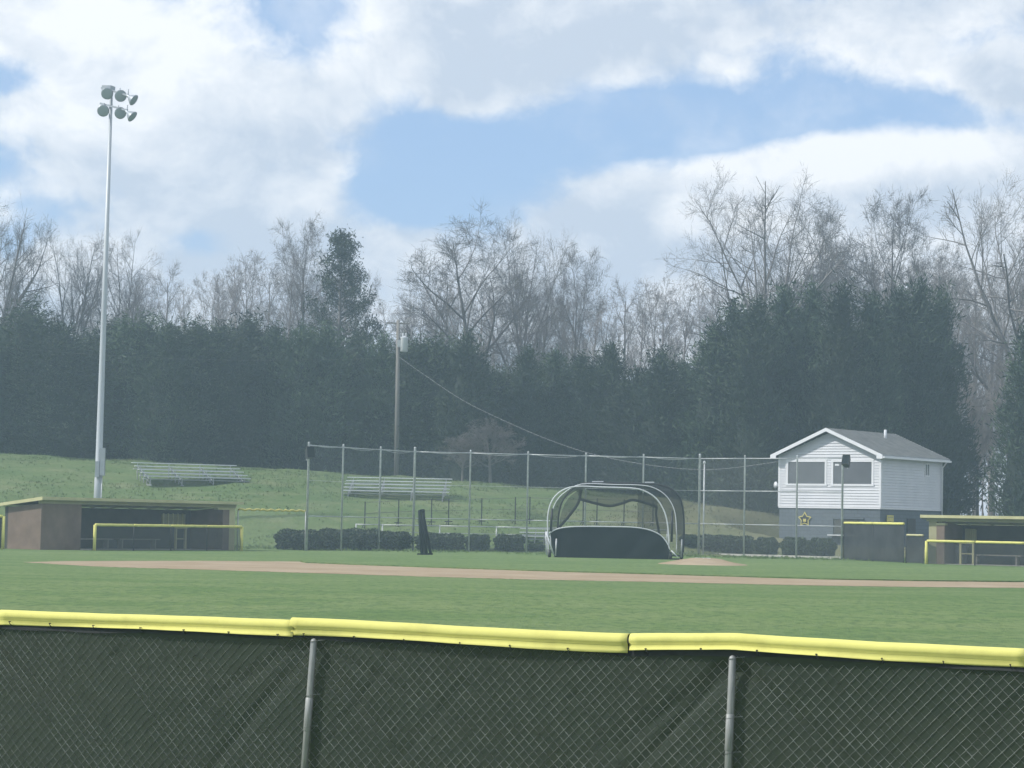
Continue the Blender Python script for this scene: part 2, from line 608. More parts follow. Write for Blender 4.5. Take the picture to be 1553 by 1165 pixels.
# cap sections
joints = [-4.0, -1 * L - .0, 0.0, L, 2 * L, 3 * L, 4 * L, 12.6]
for i in range(len(joints) - 1):
    s0, s1 = joints[i] + .006, joints[i + 1] - .006
    if i == 2:
        s1 += .035                     # slips under the next, higher section
    big = 1.10 if i == 3 else 1.0
    n = int((s1 - s0) / .06)
    rows, rows_in = [], []
    for k in range(n + 1):
        s = s0 + (s1 - s0) * k / n
        if i == 2:
            zt = float(np.interp(s, [0, .97 * L, L + .1], [.915, .936, .934]))
        elif i == 3:
            zt = max(capz(max(s, L + .01)), .0)
        else:
            zt = capz(s)
        zt += .0012 * math.sin(s * 3.3 + i) + .0006 * math.sin(s * 11)
        R = .037 * big
        pts = []
        lean = .008 * math.sin(s * 2.1 + i * 2)
        skirt = .086 * big + .006 * math.sin(s * 2.3 + i)
        for a in np.linspace(-20, 200, 15):
            t = math.radians(a)
            pts.append((R * math.cos(t), zt - R + R * math.sin(t)))
        front = [(R * .55, zt - R - .03), (R * .75 + lean, zt - R - .06), (R * .95 + lean * 2, zt - R - skirt + .02)]
        back = [(-R * .55, zt - R - .03), (-R * .75, zt - R - .06), (-R * .95, zt - R - skirt + .02)]
        prof = front[::-1] + pts + back
        rows.append([FP(s, o, z) for o, z in prof])
    b = MB(FO)
    b.sheet(rows)
    o = b.build('cap_section', 'yellow', fence, True)
    md = o.modifiers.new('thick', 'SOLIDIFY')
    md.thickness = .004
    md.offset = 0
    q = s0 + .12
    while q < s1 - .05:
        zz = (capz(q) if i != 2 else .93) - .037 * big - .086 * big + .030
        tb = MB(FO).tube([FP(q, .034, zz), FP(q, .056, zz + .002), FP(q + .008, .053, zz - .014), FP(q + .008, .03, zz - .03)], .0034, 5)
        tb.build('cable_tie', 'black_pipe', o)
        q += .395 + rnd.uniform(-.03, .03)
# top rail
b = MB(FO)
b.tube([FP(s, 0, capz(s) - .045) for s in np.linspace(-4, 12.6, 60)], .02, 8)
b.build('top_rail', 'galv_post', fence, True)
# posts with sleeves and wire ties
POSTS = [(-3.36, .02), (-.31, .03), (1.0797 * L, .062), (2.279 * L, .030), (8.84, .03), (11.9, .0)]
for s, lean in POSTS:
    zt = capz(s) - .135
    H = zt - GB

    def pp(z, off=.034, ss=s, ln=lean, z1=zt):
        return FP(ss - ln * (z1 - z), off, z)
    b = MB(FO)
    b.tube([pp(GB - .1), pp(zt - .02), pp(zt - .008), pp(zt)], [.0225, .0225, .018, .006], 12)
    po = b.build('fence_post', 'galv_post', fence, True)
    zs = zt - .40 if s < 4 else zt - .36
    b = MB(FO)
    b.tube([pp(zs), pp(zs - .004), pp(zs - .22), pp(zs - .224)], [.023, .0262, .0262, .023], 12)
    b.build('sleeve', 'galv_post', po, True)
    for zz in (zt - .02, zt - .385, zt - .60, zt - .95):
        b = MB(FO)
        b.tube([pp(zz) + FN * .0255 * math.cos(a) + FT * (.0255 * math.sin(a)) + Vector((0, 0, .012 * a / 3)) for a in np.linspace(-2.0, 2.0, 12)] + [pp(zz) - FN * .03 + FT * (.07) + Vector((0, 0, .012))], .0022, 4)
        b.build('tie_wire', 'wire', po)
# chain link: interlocked zigzag pickets, "/" legs in front and "\" legs behind
zb, dia = GB + .03, .072
half = dia / 2
wr = .0019
cv, cf = [], []
cr = random.Random(11)
for k in range(int(14.4 / half)):
    sx = -3.6 + k * half
    z = zb
    j = 0
    pts = []
    ztop = capz(sx) - .125
    while z < ztop:
        right = ((j + k) % 2 == 1)
        # slight sag and irregularity of the fabric
        wob = .004 * math.sin(sx * 2.1 + z * 3) + cr.uniform(-.0012, .0012)
        s = sx + (half * .53 if right else -half * .53) + wob
        pts.append((s, 0.0, z + .006 * math.sin(sx * 1.7 + 1)))
        z += half
        j += 1
    for i in range(len(pts) - 1):
        a, c = pts[i], pts[i + 1]
        front = c[0] > a[0]                       # "/" leg
        o = .0045 if front else -.0040
        bulge = .0006 * math.sin(a[0] * 1.3 + 2) * math.sin(a[2] * 2.2)
        A, C = FP(a[0], -.002 + bulge, a[2]), FP(c[0], -.002 + bulge, c[2])
        M = (A + C) / 2 + FN * o
        A1, C1 = A.lerp(C, .12) + FN * o * .8, A.lerp(C, .88) + FN * o * .8
        d = (C - A).normalized()
        u = FN
        w = d.cross(u)
        k0 = len(cv)
        for p in (A, A1, C1, C):
            for q, r in ((1, 0), (-.5, .87), (-.5, -.87)):
                cv.append(p + u * (q * wr) + w * (r * wr) - FO)
        for i2 in range(3):
            for t in range(3):
                e, g = k0 + i2 * 3 + t, k0 + i2 * 3 + (t + 1) % 3
                cf.append((e, g, g + 3, e + 3))
tag(mesh_obj('chain_link', cv, cf, 'wire', fence), kind='stuff')
# windscreen hung behind the links, wrinkled by its fixings
sr = random.Random(5)
folds = []
for (ps, ln) in POSTS:
    for k in range(5):
        sg = sr.choice([-1, 1])
        folds.append((ps + sr.uniform(-.05, .05), .80 + sr.uniform(-.1, .05), sg * sr.uniform(.5, 1.5), sr.uniform(.03, .075), sr.uniform(.012, .026)))
for k in range(16):
    folds.append((sr.uniform(-3.5, 12), sr.uniform(.5, .85), sr.choice([-1, 1]) * sr.uniform(.6, 1.8), sr.uniform(.03, .06), sr.uniform(.006, .014)))


def screen_off(s, z):
    d = .0012 * math.sin(s * 1.9) * math.sin(z * 3.1 + s) + .0008 * math.sin(s * 5.3 + z * 4)
    for (fs, fz, slope, wd, am) in folds:
        ds = s - fs
        if ds * (1 if slope > 0 else -1) < -.05 or abs(ds) > 1.4:
            continue
        line = fz - abs(slope) * abs(ds) * .8
        e = (z - line) / wd
        if abs(e) < 3.5:
            d -= am * math.exp(-e * e) * max(0, 1 - abs(ds) / 1.4)
    return d


rows = []
for z in np.linspace(0, 1, 120):
    r = []
    for s in np.linspace(-3.9, 12.5, 520):
        zt = capz(s) - .06
        zz = GB + .01 + (zt - GB - .01) * z
        r.append(FP(s, -.0056 + min(.0050, screen_off(s, zz)), zz))
    rows.append(r)
b = MB(FO)
b.sheet(rows)
b.build('wind_screen', 'windscreen', fence, True)
# the hem of the screen folded over the top of the links
rows = []
for q in range(4):
    rows.append([FP(s, .008 + .004 * math.sin(s * 7) + .003 * q * .3, capz(s) - .09 - q * .014 - (.008 * math.sin(s * 2.6) + .004 * math.sin(s * 9)) * (q / 3)) for s in np.linspace(-3.9, 12.5, 260)])
b = MB(FO)
b.sheet(rows)
b.build('screen_hem', 'black_screen', fence, True)

# ------------------------------------------------------------------ backstop
A_ = Vector((xat(627, 119.8), 119.8, 0))
B_ = Vector((xat(1060, 122.2), 122.2, 0))
E1 = Vector((xat(465.5, 112.4), 112.4, 0))
E3 = Vector((xat(1277, 116.8), 116.8, 0))
BH = 5.15
nodes = [(465.5, 112.4), (518, 114.9), (575, 117.4), (627, 119.8), (711.5, 120.3), (799, 120.8), (887, 121.25), (974.5, 121.7), (1060, 122.2), (1128.5, 120.4), (1208, 118.6), (1277, 116.8)]
BP = [Vector((xat(px, D), D, 0)) for px, D in nodes]
back = thing('backstop', 'tall galvanised chain link backstop of pipe posts behind home plate', 'backstop', BP[5])
BO = back.location.copy()
for i, p in enumerate(BP):
    b = MB(BO)
    r = .062 if i in (3, 8) else (.055 if i in (0, 11) else .045)
    h = BH + (.12 if i not in (3, 8) else .2)
    b.tube([p + Vector((0, 0, -.1)), p + Vector((0, 0, h - .05)), p + Vector((0, 0, h - .01)), p + Vector((0, 0, h + .03))], [r, r, r * 1.15, r * .3], 8)
    b.build('post', 'galv', back, True)
p = BP[8] + Vector((.24, -.05, 0))
MB(BO).tube([p, p + Vector((0, 0, BH - .3))], .04, 8).build('post', 'galv', back, True)
MB(BO).lathe([(0, .02), (.05, .07), (.13, .07), (.18, .02)], p + Vector((0, 0, BH - .32)), (0, 0, 1), 10).build('post_cap', 'white_pipe', back, True)


def rail(i0, i1, z, r, name='rail', m='galv'):
    for i in range(i0, i1):
        MB(BO).tube([BP[i] + Vector((0, 0, z)), BP[i + 1] + Vector((0, 0, z))], r, 6).build(name, m, back, True)


rail(0, 11, BH - .03, .03, 'top_rail')
rail(0, 11, 1.68, .027)
rail(8, 11, 3.42, .03)
# sagging cable strung along the top and tension wires
pts = []
for i in range(0, 8):
    for k in range(6):
        q = BP[i].lerp(BP[i + 1], k / 6)
        pts.append(q + Vector((0, .12, BH + .02 - .16 * math.sin(math.pi * k / 6) * (.6 + .4 * (i % 3) / 2))))
MB(BO).tube(pts, .012, 4).build('cable', 'cable', back)
MB(BO).tube([BP[i] + Vector((0, -.04, 3.42)) for i in range(0, 9)], .008, 4).build('tension_wire', 'cable', back)
for i in range(11):
    b = MB(BO)
    a, c = BP[i] + Vector((0, -.05, 0)), BP[i + 1] + Vector((0, -.05, 0))
    b.sheet([[a.lerp(c, k / 4) + Vector((0, .02 * math.sin(k * 2 + i), z)) for k in range(5)] for z in (.03, 1.7, 3.4, BH - .05)])
    b.build('link_panel', 'backstop_wire', back)

# loudspeakers on the two end posts of the backstop


def loudspeaker(p, tilt, label, face):
    t = thing('loudspeaker', label, 'loudspeaker', p, face, 'loudspeakers on the backstop')
    b = MB()
    w, d = .27, .30
    f = [(-w, -d, -.36), (w, -d, -.36), (w, -d, .36), (-w, -d, .36)]
    k = [(-w * .6, d, -.28), (w * .6, d, -.28), (w * .6, d, .28), (-w * .6, d, .28)]
    b.add(f + k, [(0, 1, 2, 3), (7, 6, 5, 4), (0, 4, 5, 1), (1, 5, 6, 2), (2, 6, 7, 3), (3, 7, 4, 0)])
    R = Matrix.Rotation(tilt, 3, 'X')
    b.v = [R @ v for v in b.v]
    b.build('cabinet', 'speaker_black', t)
    g = MB().box(-.24, .24, -.315, -.302, -.33, .33)
    g.v = [R @ v for v in g.v]
    g.build('grille', 'vinyl_black', t)
    MB().tube([(0, .2, -.05), (0, .34, -.25), (-.05, .36, -.45)], .025, 6).build('bracket', 'galv', t)
    t.scale = (.72, .72, .78)
    return t


loudspeaker(BP[0] + Vector((.05, -.32, BH - .42)), -.25, 'black loudspeaker on the left end post of the backstop', .5)
loudspeaker(BP[11] + Vector((.16, -.3, BH - .2)), -.5, 'black loudspeaker on the backstop end post before the white building', -.45)

# ------------------------------------------------------------------ low fences behind the backstop
lf = thing('low_pipe_fence', 'low galvanised pipe fence behind the hedges at the foot of the backstop', 'fence', (xat(667, 123), 123, .3))
LO = lf.location.copy()
lp = [(540, 121.8), (580, 122.0), (667, 122.6), (753, 123), (839, 123.4), (925, 123.8), (1012, 124.2)]
tops = []
for px, D in lp:
    x = xat(px, D)
    z = hill(x, D)
    MB(LO).tube([(x, D, z - .1), (x, D, 1.34)], .035, 6).build('post', 'galv', lf, True)
    tops.append(Vector((x, D, 1.3)))
for a, c in zip(tops, tops[1:]):
    MB(LO).tube([a, c], .03, 6).build('rail', 'galv', lf, True)
    MB(LO).tube([a - Vector((0, 0, .38)), c - Vector((0, 0, .38))], .018, 6).build('rail', 'galv', lf, True)

bf = thing('black_post_fence', 'thin black post and wire fence on the bank behind the backstop', 'fence', (xat(680, 126), 126, .9))
LO = bf.location.copy()
tp = []
for px, D in [(553, 125), (604, 125.3), (654, 125.6), (680, 125.8), (730, 126), (781, 126.3), (803, 126.5), (884, 126.8), (905, 127), (946, 127.2), (990, 127.4)]:
    x = xat(px, D)
    z = hill(x, D)
    b = MB(LO)
    b.beam((x, D, z - .1), (x, D, z + 1.45), .06, .06)
    b.beam((x - .22, D, z + .2), (x + .22, D, z + .2), .05, .05)
    b.beam((x - .15, D, z + .02), (x, D, z + .3), .04, .04)
    b.build('post', 'black_pipe', bf)
    tp.append(Vector((x, D, z + 1.4)))
MB(LO).tube(tp, .010, 4).build('wire', 'cable_dark', bf)
MB(LO).tube([p - Vector((0, 0, .6)) for p in tp], .010, 4).build('wire', 'cable_dark', bf)

# ------------------------------------------------------------------ yellow-capped fences


def capped_fence(name, label, pts, h, m_panel, cat='fence', cap='yellow', rcap=.055, post_pads=False, posts=True, wavy=.003, m_post='black_pipe', group=None):
    t = thing(name, label, cat, pts[0], 0, group)
    O = t.location.copy()
    up = Vector((0, 0, h))
    for i, p in enumerate(pts):
        if posts or i in (0, len(pts) - 1):
            endpad = post_pads and i in (0, len(pts) - 1)
            q = p if endpad else p + Vector((0, .09, 0))
            MB(O).tube([q - Vector((0, 0, .1)), q + up], .07 if endpad else .028, 8).build('post_pad' if endpad else 'post', cap if endpad else m_post, t, True)
    for a, c in zip(pts, pts[1:]):
        d = (c - a).normalized() * .03
        n = 10
        q = [a + d + (c - a - d * 2) * (k / n) + up + Vector((0, 0, wavy * math.sin(k * 1.7 + a.x))) for k in range(n + 1)]
        MB(O).tube(q, rcap, 10).build('cap_section', cap, t, True)
        b = MB(O)
        b.sheet([[a.lerp(c, k / 8) + Vector((0, .03 * math.sin(k * 1.9 + z * 3), z)) for k in range(9)] for z in np.linspace(.03, h - .02, 6)])
        b.build('screen_panel', m_panel, t, True)
    return t


# ------------------------------------------------------------------ dugouts
D1 = BASE1 * -1          # along the first-base line toward home (right and away)
LN = Vector((D1.y, -D1.x, 0))     # toward the field
LC = Vector((xat(62, 100), 100, 0))


def dugout(origin, along, field, length, label, first):
    """origin: front corner at ground; along: unit vector along the front; field: unit vector out to the field"""
    t = thing('dugout', label, 'dugout', origin)
    O = origin
    inn = -field
    H, HB, dep = 2.22, 1.86, 2.3

    def P(u, v, z):
        return O + along * u + inn * v + Vector((0, 0, z))

    def slab(name, m, u0, u1, v0, v1, z0, z1, z0b=None, z1b=None, parent=None):
        z0b = z0 if z0b is None else z0b
        z1b = z1 if z1b is None else z1b
        b = MB(O)
        b.add([P(u0, v0, z0), P(u1, v0, z0), P(u1, v1, z0b), P(u0, v1, z0b), P(u0, v0, z1), P(u1, v0, z1), P(u1, v1, z1b), P(u0, v1, z1b)],
              [(0, 3, 2, 1), (4, 5, 6, 7), (0, 1, 5, 4), (1, 2, 6, 5), (2, 3, 7, 6), (3, 0, 4, 7)])
        return b.build(name, m, parent or t)
    floor = slab('floor', 'concrete', .05, length - .05, .05, dep - .05, -.1, .02)
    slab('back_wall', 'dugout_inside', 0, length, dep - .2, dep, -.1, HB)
    if first:
        w0 = slab('end_wall', 'dugout_wall', 0, .2, .0, dep - .202, -.1, 2.0, None, 1.82)
        slab('front_wall', 'dugout_wall', .202, 2.35, 0, .2, -.1, 2.0)
        slab('end_wall', 'dugout_wall', length - .9, length - .72, .25, dep - .202, -.1, 2.0, None, 1.82)
        slab('pier', 'dugout_wall', length - .9, length - .45, 0, .24, -.1, 1.9)
        slab('pier', 'cream', length - .44, length - .05, .01, .25, -.1, 2.02)
        slab('pier_cap', 'cream', length - 1.25, length - .44, -.012, .24, 1.9, 2.0)
    else:
        slab('end_wall', 'dugout_wall', .62, .80, .25, dep - .202, -.1, 2.0, None, 1.82)
        slab('side_panel', 'cream_dark', .05, .44, .02, .2, -.1, 2.02)
        slab('pier', 'dugout_wall', .45, .86, 0, .24, -.1, 1.82)
        slab('pier_cap', 'cream', .43, .9, -.012, .25, 1.822, 1.92)
        slab('end_wall', 'dugout_wall', length - .2, length, .0, dep - .202, -.1, 2.0, None, 1.82)
    # lintel and fascia boards over the opening
    slab('lintel', 'cream_dark', -.05, length, -.02, .16, 2.0, 2.17)
    rf = slab('roof', 'roof_metal', -.22, length + .2, -.28, dep + .3, H - .02, H + .07, HB + .02, HB + .10)
    slab('fascia', 'cream', -.22, length + .2, -.31, -.282, H - .06, H + .075, parent=rf)
    slab('rake_board', 'cream', -.25, -.222, -.31, dep + .3, H - .07, H + .08, HB - .02, HB + .11, parent=rf)
    nb = int(length / 1.2)
    for k in range(1, nb):
        slab('rafter', 'cream_dark', k * 1.2, k * 1.2 + .05, .17, dep - .21, H - .17, H - .03, HB - .02, HB + .005, parent=rf)
    # benches, bat rack, slatted panel
    segs = [(2.6, 5.2), (5.6, 8.2)] if first else [(1.8, 4.3), (4.6, 7.4)]
    for (a, c) in segs:
        slab('bench_seat', 'bench_wood', a, c, .9, 1.3, .44, .49)
        for q in (a + .2, c - .3):
            slab('bench_leg', 'bench_wood', q, q + .08, .95, 1.25, .02, .438)
    r0 = 8.75 if first else 1.35
    rack = slab('bat_rack', 'cream', r0, r0 + .8, .5, .56, .98, 1.1)
    for q in (r0 + .04, r0 + .68):
        slab('rack_post', 'cream', q, q + .09, .5, .6, .02, .978, parent=rack)
    slab('rack_shelf', 'cream_dark', r0 + .14, r0 + .67, .5, .58, .48, .54, parent=rack)
    sp = slab('slat_panel', 'cream_dark', 9.4 if first else .95, 11.0 if first else 1.55, dep - .26, dep - .23, 1.15, 1.65)
    for k in range(5):
        u = (9.45 if first else .98) + k * (.32 if first else .11)
        slab('slat', 'cream', u, u + .09, dep - .30, dep - .265, 1.12, 1.68, parent=sp)
    return t


LEN1 = 12.3
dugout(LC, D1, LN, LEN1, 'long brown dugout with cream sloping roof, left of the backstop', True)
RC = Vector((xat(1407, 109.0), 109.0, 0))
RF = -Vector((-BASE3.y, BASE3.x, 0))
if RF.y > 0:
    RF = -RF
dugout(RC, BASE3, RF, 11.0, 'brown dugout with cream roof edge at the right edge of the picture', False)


def along_line(o, d, px):
    """the point on the line o + d*s seen at that picture column"""
    lo, hi = -40.0, 40.0
    k = (px - 776.5)
    best = min((abs((o + d * s).x / (o + d * s).y - at(px, 835, (o + d * s).y).x / (o + d * s).y), s) for s in np.linspace(-20, 20, 4001))
    return o + d * float(best[1])


o = LC + LN * 1.5
pa, pb = along_line(o, D1, 143), along_line(o, D1, 366)
capped_fence('dugout_rail', 'yellow padded rail fence before the left dugout', [pa.lerp(pb, k / 4) for k in range(5)], 1.12, 'dark_mesh', 'fence', 'yellow', .062, True)
o = RC + RF * 1.5
pa = along_line(o, BASE3, 1405)
capped_fence('dugout_rail', 'yellow padded rail fence before the right dugout', [pa + BASE3 * (2.45 * k) for k in range(5)], 1.08, 'dark_mesh', 'fence', 'yellow', .062, True)
pe = LC + LN * .6 - D1 * .6
capped_fence('dugout_gate', 'yellow framed dark gate at the outfield end of the left dugout', [Vector((xat(-48, 98.6), 98.6, 0)), Vector((xat(5, 99.2), 99.2, 0))], 1.42, 'black_screen', 'gate', 'yellow', .06, True)
q0, q1 = LC + D1 * LEN1 + LN * .1, BP[0]
capped_fence('side_fence', 'wavy yellow capped clear chain link fence joining left dugout and backstop', [q0.lerp(q1, k / 3) + (Vector((.0, .12, 0)) if k == 0 else Vector((-.08 if k == 3 else 0, 0, 0))) for k in range(4)], 1.93, 'backstop_wire', 'fence', 'yellow_old', .05, wavy=.03, posts=False, m_post='galv')
g0, g1 = BP[11] + Vector((.1, -.1, 0)), Vector((xat(1371, 110.5), 110.5, 0))
capped_fence('screened_fence', 'tall black screened fence with yellow cap right of the backstop', [g0, g0.lerp(g1, .5), g1], 1.86, 'black_screen', 'fence', 'yellow', .062)
g2, g3 = Vector((xat(1375, 109.6), 109.6, 0)), Vector((xat(1401, 108.6), 108.6, 0))
capped_fence('screened_gate', 'short black screened gate with cream cap beside the right dugout', [g2, g3], 1.33, 'black_screen', 'gate', 'cream', .05)

# trash can in the right dugout
p = RC + BASE3 * 1.55 - RF * 1.2 + Vector((-.35, 0, .02))
t = thing('trash_can', 'grey round trash can in the right dugout', 'trash can', p)
MB().lathe([(0, .24), (.03, .26), (.78, .30), (.80, .30)], (0, 0, 0), (0, 0, 1), 16).build('drum', 'trash_can', t, True)
MB().lathe([(.80, .315), (.84, .315), (.86, .28)], (0, 0, 0), (0, 0, 1), 16).build('rim', 'trash_can', t, True)

# ------------------------------------------------------------------ batting cage
CD = 105.0
cage = thing('batting_cage', 'rounded portable batting cage with white pipe arches and black apron at home plate', 'batting cage', (xat(930, CD), CD, 0))
CO = cage.location.copy()


def arch(name, m, pts, r):
    P = smooth_path([at(x, y, D) for x, y, D in pts], 5)
    MB(CO).tube(P, r, 8).build(name, m, cage, True)
    return P


a1 = arch('arch', 'white_pipe', [(832, 841, 105), (831, 812, 105), (831, 782, 105), (837, 760, 105), (851, 745, 105), (873, 738, 105), (915, 739, 105), (958, 740.5, 105), (978, 745, 105), (996, 757, 105), (1008, 777, 105), (1013, 800, 105), (1015, 828, 105)], .032)
a2 = arch('arch', 'white_pipe', [(836, 838, 106.6), (835, 800, 106.6), (840, 768, 106.6), (855, 748, 106.6), (882, 734.5, 106.6), (930, 735, 106.6), (972, 736, 106.6), (994, 741, 106.6), (1012, 754, 106.6), (1023, 775, 106.6), (1026, 805, 106.6), (1026, 838, 106.6)], .022)
a3 = arch('arch', 'black_pipe', [(846, 838, 108.4), (846, 800, 108.4), (849, 772, 108.4), (858, 752, 108.4), (876, 737, 108.4), (895, 732.5, 108.4), (950, 733, 108.4), (1002, 736, 108.4), (1026, 748, 108.4), (1035, 768, 108.4), (1037.5, 800, 108.4), (1036, 838, 108.4)], .042)


def resamp(P, n):
    d = [0]
    for a, c in zip(P, P[1:]):
        d.append(d[-1] + (c - a).length)
    out = []
    for k in range(n):
        t = d[-1] * k / (n - 1)
        i = max(0, min(len(d) - 2, int(np.searchsorted(d, t)) - 1))
        out.append(P[i].lerp(P[i + 1], (t - d[i]) / max(1e-6, d[i + 1] - d[i])))
    return out


NS = 36
rr = [resamp(a2, NS), resamp(a3, NS)]
rows = []
for k in range(7):
    f = k / 6
    rows.append([p.lerp(q, f) - Vector((0, 0, .22 * math.sin(math.pi * f) * (1 if 8 < i < NS - 9 else .3))) for i, (p, q) in enumerate(zip(*rr))])
MB(CO).sheet(rows).build('netting', 'net', cage, True)
# netting wall at the back, right side
rows = []
r3 = resamp(a3, NS)
for k in range(6):
    f = k / 5
    rows.append([Vector((p.x, p.y + .25 * math.sin(math.pi * f) + .1, p.z * (1 - f) + 1.15 * f)) for p in r3[20:34]])
MB(CO).sheet(rows).build('netting', 'net', cage, True)
# net gathered under the top bars, sagging between its ties
topc = [(873, 740), (882, 742), (905, 741), (925, 741), (945, 742), (962, 743), (985, 752), (998, 760)]
lowc = [(879, 757), (886, 759), (905, 764), (925, 767.5), (945, 763), (960, 758.5), (982, 764), (996, 769)]
rows = [[at(x, y, 106) for x, y in topc]]
for f in (.35, .7, .9, 1.0):
    rows.append([at(a[0] + (c[0] - a[0]) * f, a[1] + (c[1] - a[1]) * f, 106 + .25 * f) for a, c in zip(topc, lowc)])
rows = [smooth_path(r, 4) for r in rows]
MB(CO).sheet(rows).build('net_drape', 'net', cage, True)
MB(CO).tube(smooth_path([at(x, y, 106.2) for x, y in lowc], 5), .07, 6).build('net_edge', 'net_dense', cage, True)
MB(CO).tube(smooth_path([at(x, y, 106.2) for x, y in [(848, 800), (862, 784), (874, 768), (879, 757), (881, 742)]], 5), .07, 6).build('net_edge', 'net_dense', cage, True)
MB(CO).tube(smooth_path([at(x, y, 106.2) for x, y in [(996, 769), (995, 780), (998, 800), (1003, 826)]], 5), .06, 6).build('net_edge', 'net_dense', cage, True)
MB(CO).sheet([smooth_path([at(x, y, 106.3) for x, y in r], 4) for r in ([(847, 800), (852, 775), (862, 756), (879, 742)], [(848, 800), (860, 785), (871, 770), (879, 757)])]).build('net_drape', 'net', cage, True)
# apron
topa = smooth_path([at(x, y, 104.8) for x, y in [(834, 808), (845, 802.5), (862, 799.5), (890, 798.5), (930, 799), (962, 800), (985, 804), (1002, 812), (1012, 824), (1016, 834)]], 5)
n = len(topa)
rows = []
for k in range(8):
    f = k / 7
    r = []
    for i, p in enumerate(topa):
        bx = xat(842, 104.8) + (xat(1014, 104.8) - xat(842, 104.8)) * i / (n - 1)
        r.append(Vector((p.x * (1 - f) + bx * f, 104.8 + .05 * math.sin(i * .5) * math.sin(math.pi * f) + .15 * f, p.z * (1 - f) + .02 * f)))
    rows.append(r)
MB(CO).sheet(rows).build('apron', 'vinyl_black', cage, True)
MB(CO).tube(topa, .026, 8).build('apron_rail', 'white_pipe', cage, True)
for (x0, y0, x1, y1, m, D, r) in [(828, 806, 840, 842, 'white_pipe', 104.7, .035), (828, 808, 829, 842, 'white_pipe', 104.9, .03), (844, 817, 842.5, 843, 'galv', 104.6, .035), (837.5, 771, 835, 806, 'black_pipe', 104.8, .06),
                                  (1019.5, 775, 1018.5, 822, 'black_pipe', 105.2, .06), (1018, 835, 1028, 845, 'white_pipe', 104.6, .03), (1034, 818, 1033, 846, 'galv', 107, .035)]:
    MB(CO).tube([at(x0, y0, D), at(x1, y1, D)], r, 6).build('strut', m, cage, True)
for px, D in ((834, 105), (1017, 105), (846, 108.4), (1034, 108.4)):
    x = xat(px, D)
    MB(CO).lathe([(-.06, .10), (-.06, .19), (.06, .19), (.06, .10)], (x, D, .19), (1, .1, 0), 16).build('wheel', 'speaker_black', cage, True)
for x0, x1, y in ((898, 915, 730.5), (978, 992, 731.5)):
    MB(CO).beam(at(x0, y, 107), at(x1, y, 107), .1, .05).build('top_bar', 'white_pipe', cage)
MB(CO).tube([at(840, 846, 105), at(1030, 848, 105), at(1035, 843, 108.4), at(846, 841, 108.4), at(840, 846, 105)], .04, 6).build('base_frame', 'black_pipe', cage)

# pitching screen standing edge-on
p = gp(643, 842)
ps = thing('pitching_screen', 'narrow dark pitching screen standing edge on left of the cage', 'screen', p, math.radians(86.5))
b = MB()
b.tube([(-.9, 0, .05), (-.9, .1, 1.1), (-.85, .16, 2.0), (.85, .16, 2.05), (.9, .1, 1.1), (.9, 0, .05)], .07, 8)
b.build('frame', 'vinyl_black', ps, True)
b = MB()
b.sheet([[(-.9 + 1.8 * k / 6, .0 + .16 * z / 2 + .05 * math.sin(k), z) for k in range(7)] for z in (.05, .7, 1.4, 2.0)])
b.build('net_sheet', 'net_dense', ps, True)
for s in (-1, 1):
    MB().tube([(s * .85, .16, 1.9), (s * .9, -.22, .05)], .06, 8).build('rear_leg', 'vinyl_black', ps, True)
    MB().beam((s * .9, -.32, .05), (s * .9, .22, .05), .09, .08).build('foot', 'vinyl_black', ps)

# ------------------------------------------------------------------ announcer building
WF, WS = 6.47, 7.54
BC = Vector((xat(1335, 128), 128.0, 0.0))
RZ = math.atan2(-.595, .80)
bld = thing('announcer_building', 'two storey announcer building with white siding over dark grey block, gable roof', 'building', BC, RZ)
ZB, Z1, Z2, ZP = .1, 2.78, 5.70, 6.98


def bb(name, m, *a, parent=None):
    return MB().box(*a).build(name, m, parent or bld)


lw = bb('lower_wall', 'block_wall', -WF + .03, -.03, .03, WS - .03, ZB, Z1 - .002)
bb('core_wall', 'white_trim', -WF + .04, -.04, .04, WS - .04, Z1 + .002, Z2 + .05)
# windows of the front (u range, z range)
WINS = [(-WF + .60, -WF + 2.98, 4.06, 5.30), (-WF + 3.50, -WF + 5.93, 4.06, 5.30)]


def course(b, org, du, out, u0, u1, z, h, lap=.042):
    """one lapped siding board"""
    P = lambda u, o, zz: Vector(org) + Vector(du) * u + Vector(out) * o + Vector((0, 0, zz))
    b.add([P(u0, 0, z), P(u1, 0, z), P(u1, lap, z), P(u0, lap, z), P(u0, 0, z + h), P(u1, 0, z + h), P(u1, .004, z + h), P(u0, .004, z + h)],
          [(0, 1, 2, 3), (4, 7, 6, 5), (0, 4, 5, 1), (1, 5, 6, 2), (2, 6, 7, 3), (3, 7, 4, 0)])


EXP = .155
nc = int((ZP - Z1) / EXP) + 1
front = MB()
for k in range(nc):
    z = Z1 + k * EXP
    u0, u1 = -WF, 0.0
    zc = z + EXP * .6
    if zc > Z2 - .05:
        f = (zc - (Z2 - .05)) / (ZP - Z2)
        u0, u1 = -WF + WF / 2 * f, -WF / 2 * f
        if u1 - u0 < .15:
            break
    spans = [(u0, u1)]
    for (a, c, w0, w1) in WINS:
        if z + EXP > w0 - .02 and z < w1 + .02:
            spans = [q for (s0, s1) in spans for q in ((s0, min(s1, a)), (max(s0, c), s1)) if q[1] - q[0] > .02]
    for s0, s1 in spans:
        course(front, (0, 0, 0), (1, 0, 0), (0, -1, 0), s0 + .01, s1 - .01, z, EXP)
front.build('siding', 'siding', bld)
b = MB()
gabl = [(-WF + .02, .03, Z2 - .02), (-.02, .03, Z2 - .02), (-WF / 2, .03, ZP - .03)]
b.prism(gabl, (0, .03, 0)).build('gable_wall', 'white_trim', bld)
b = MB()
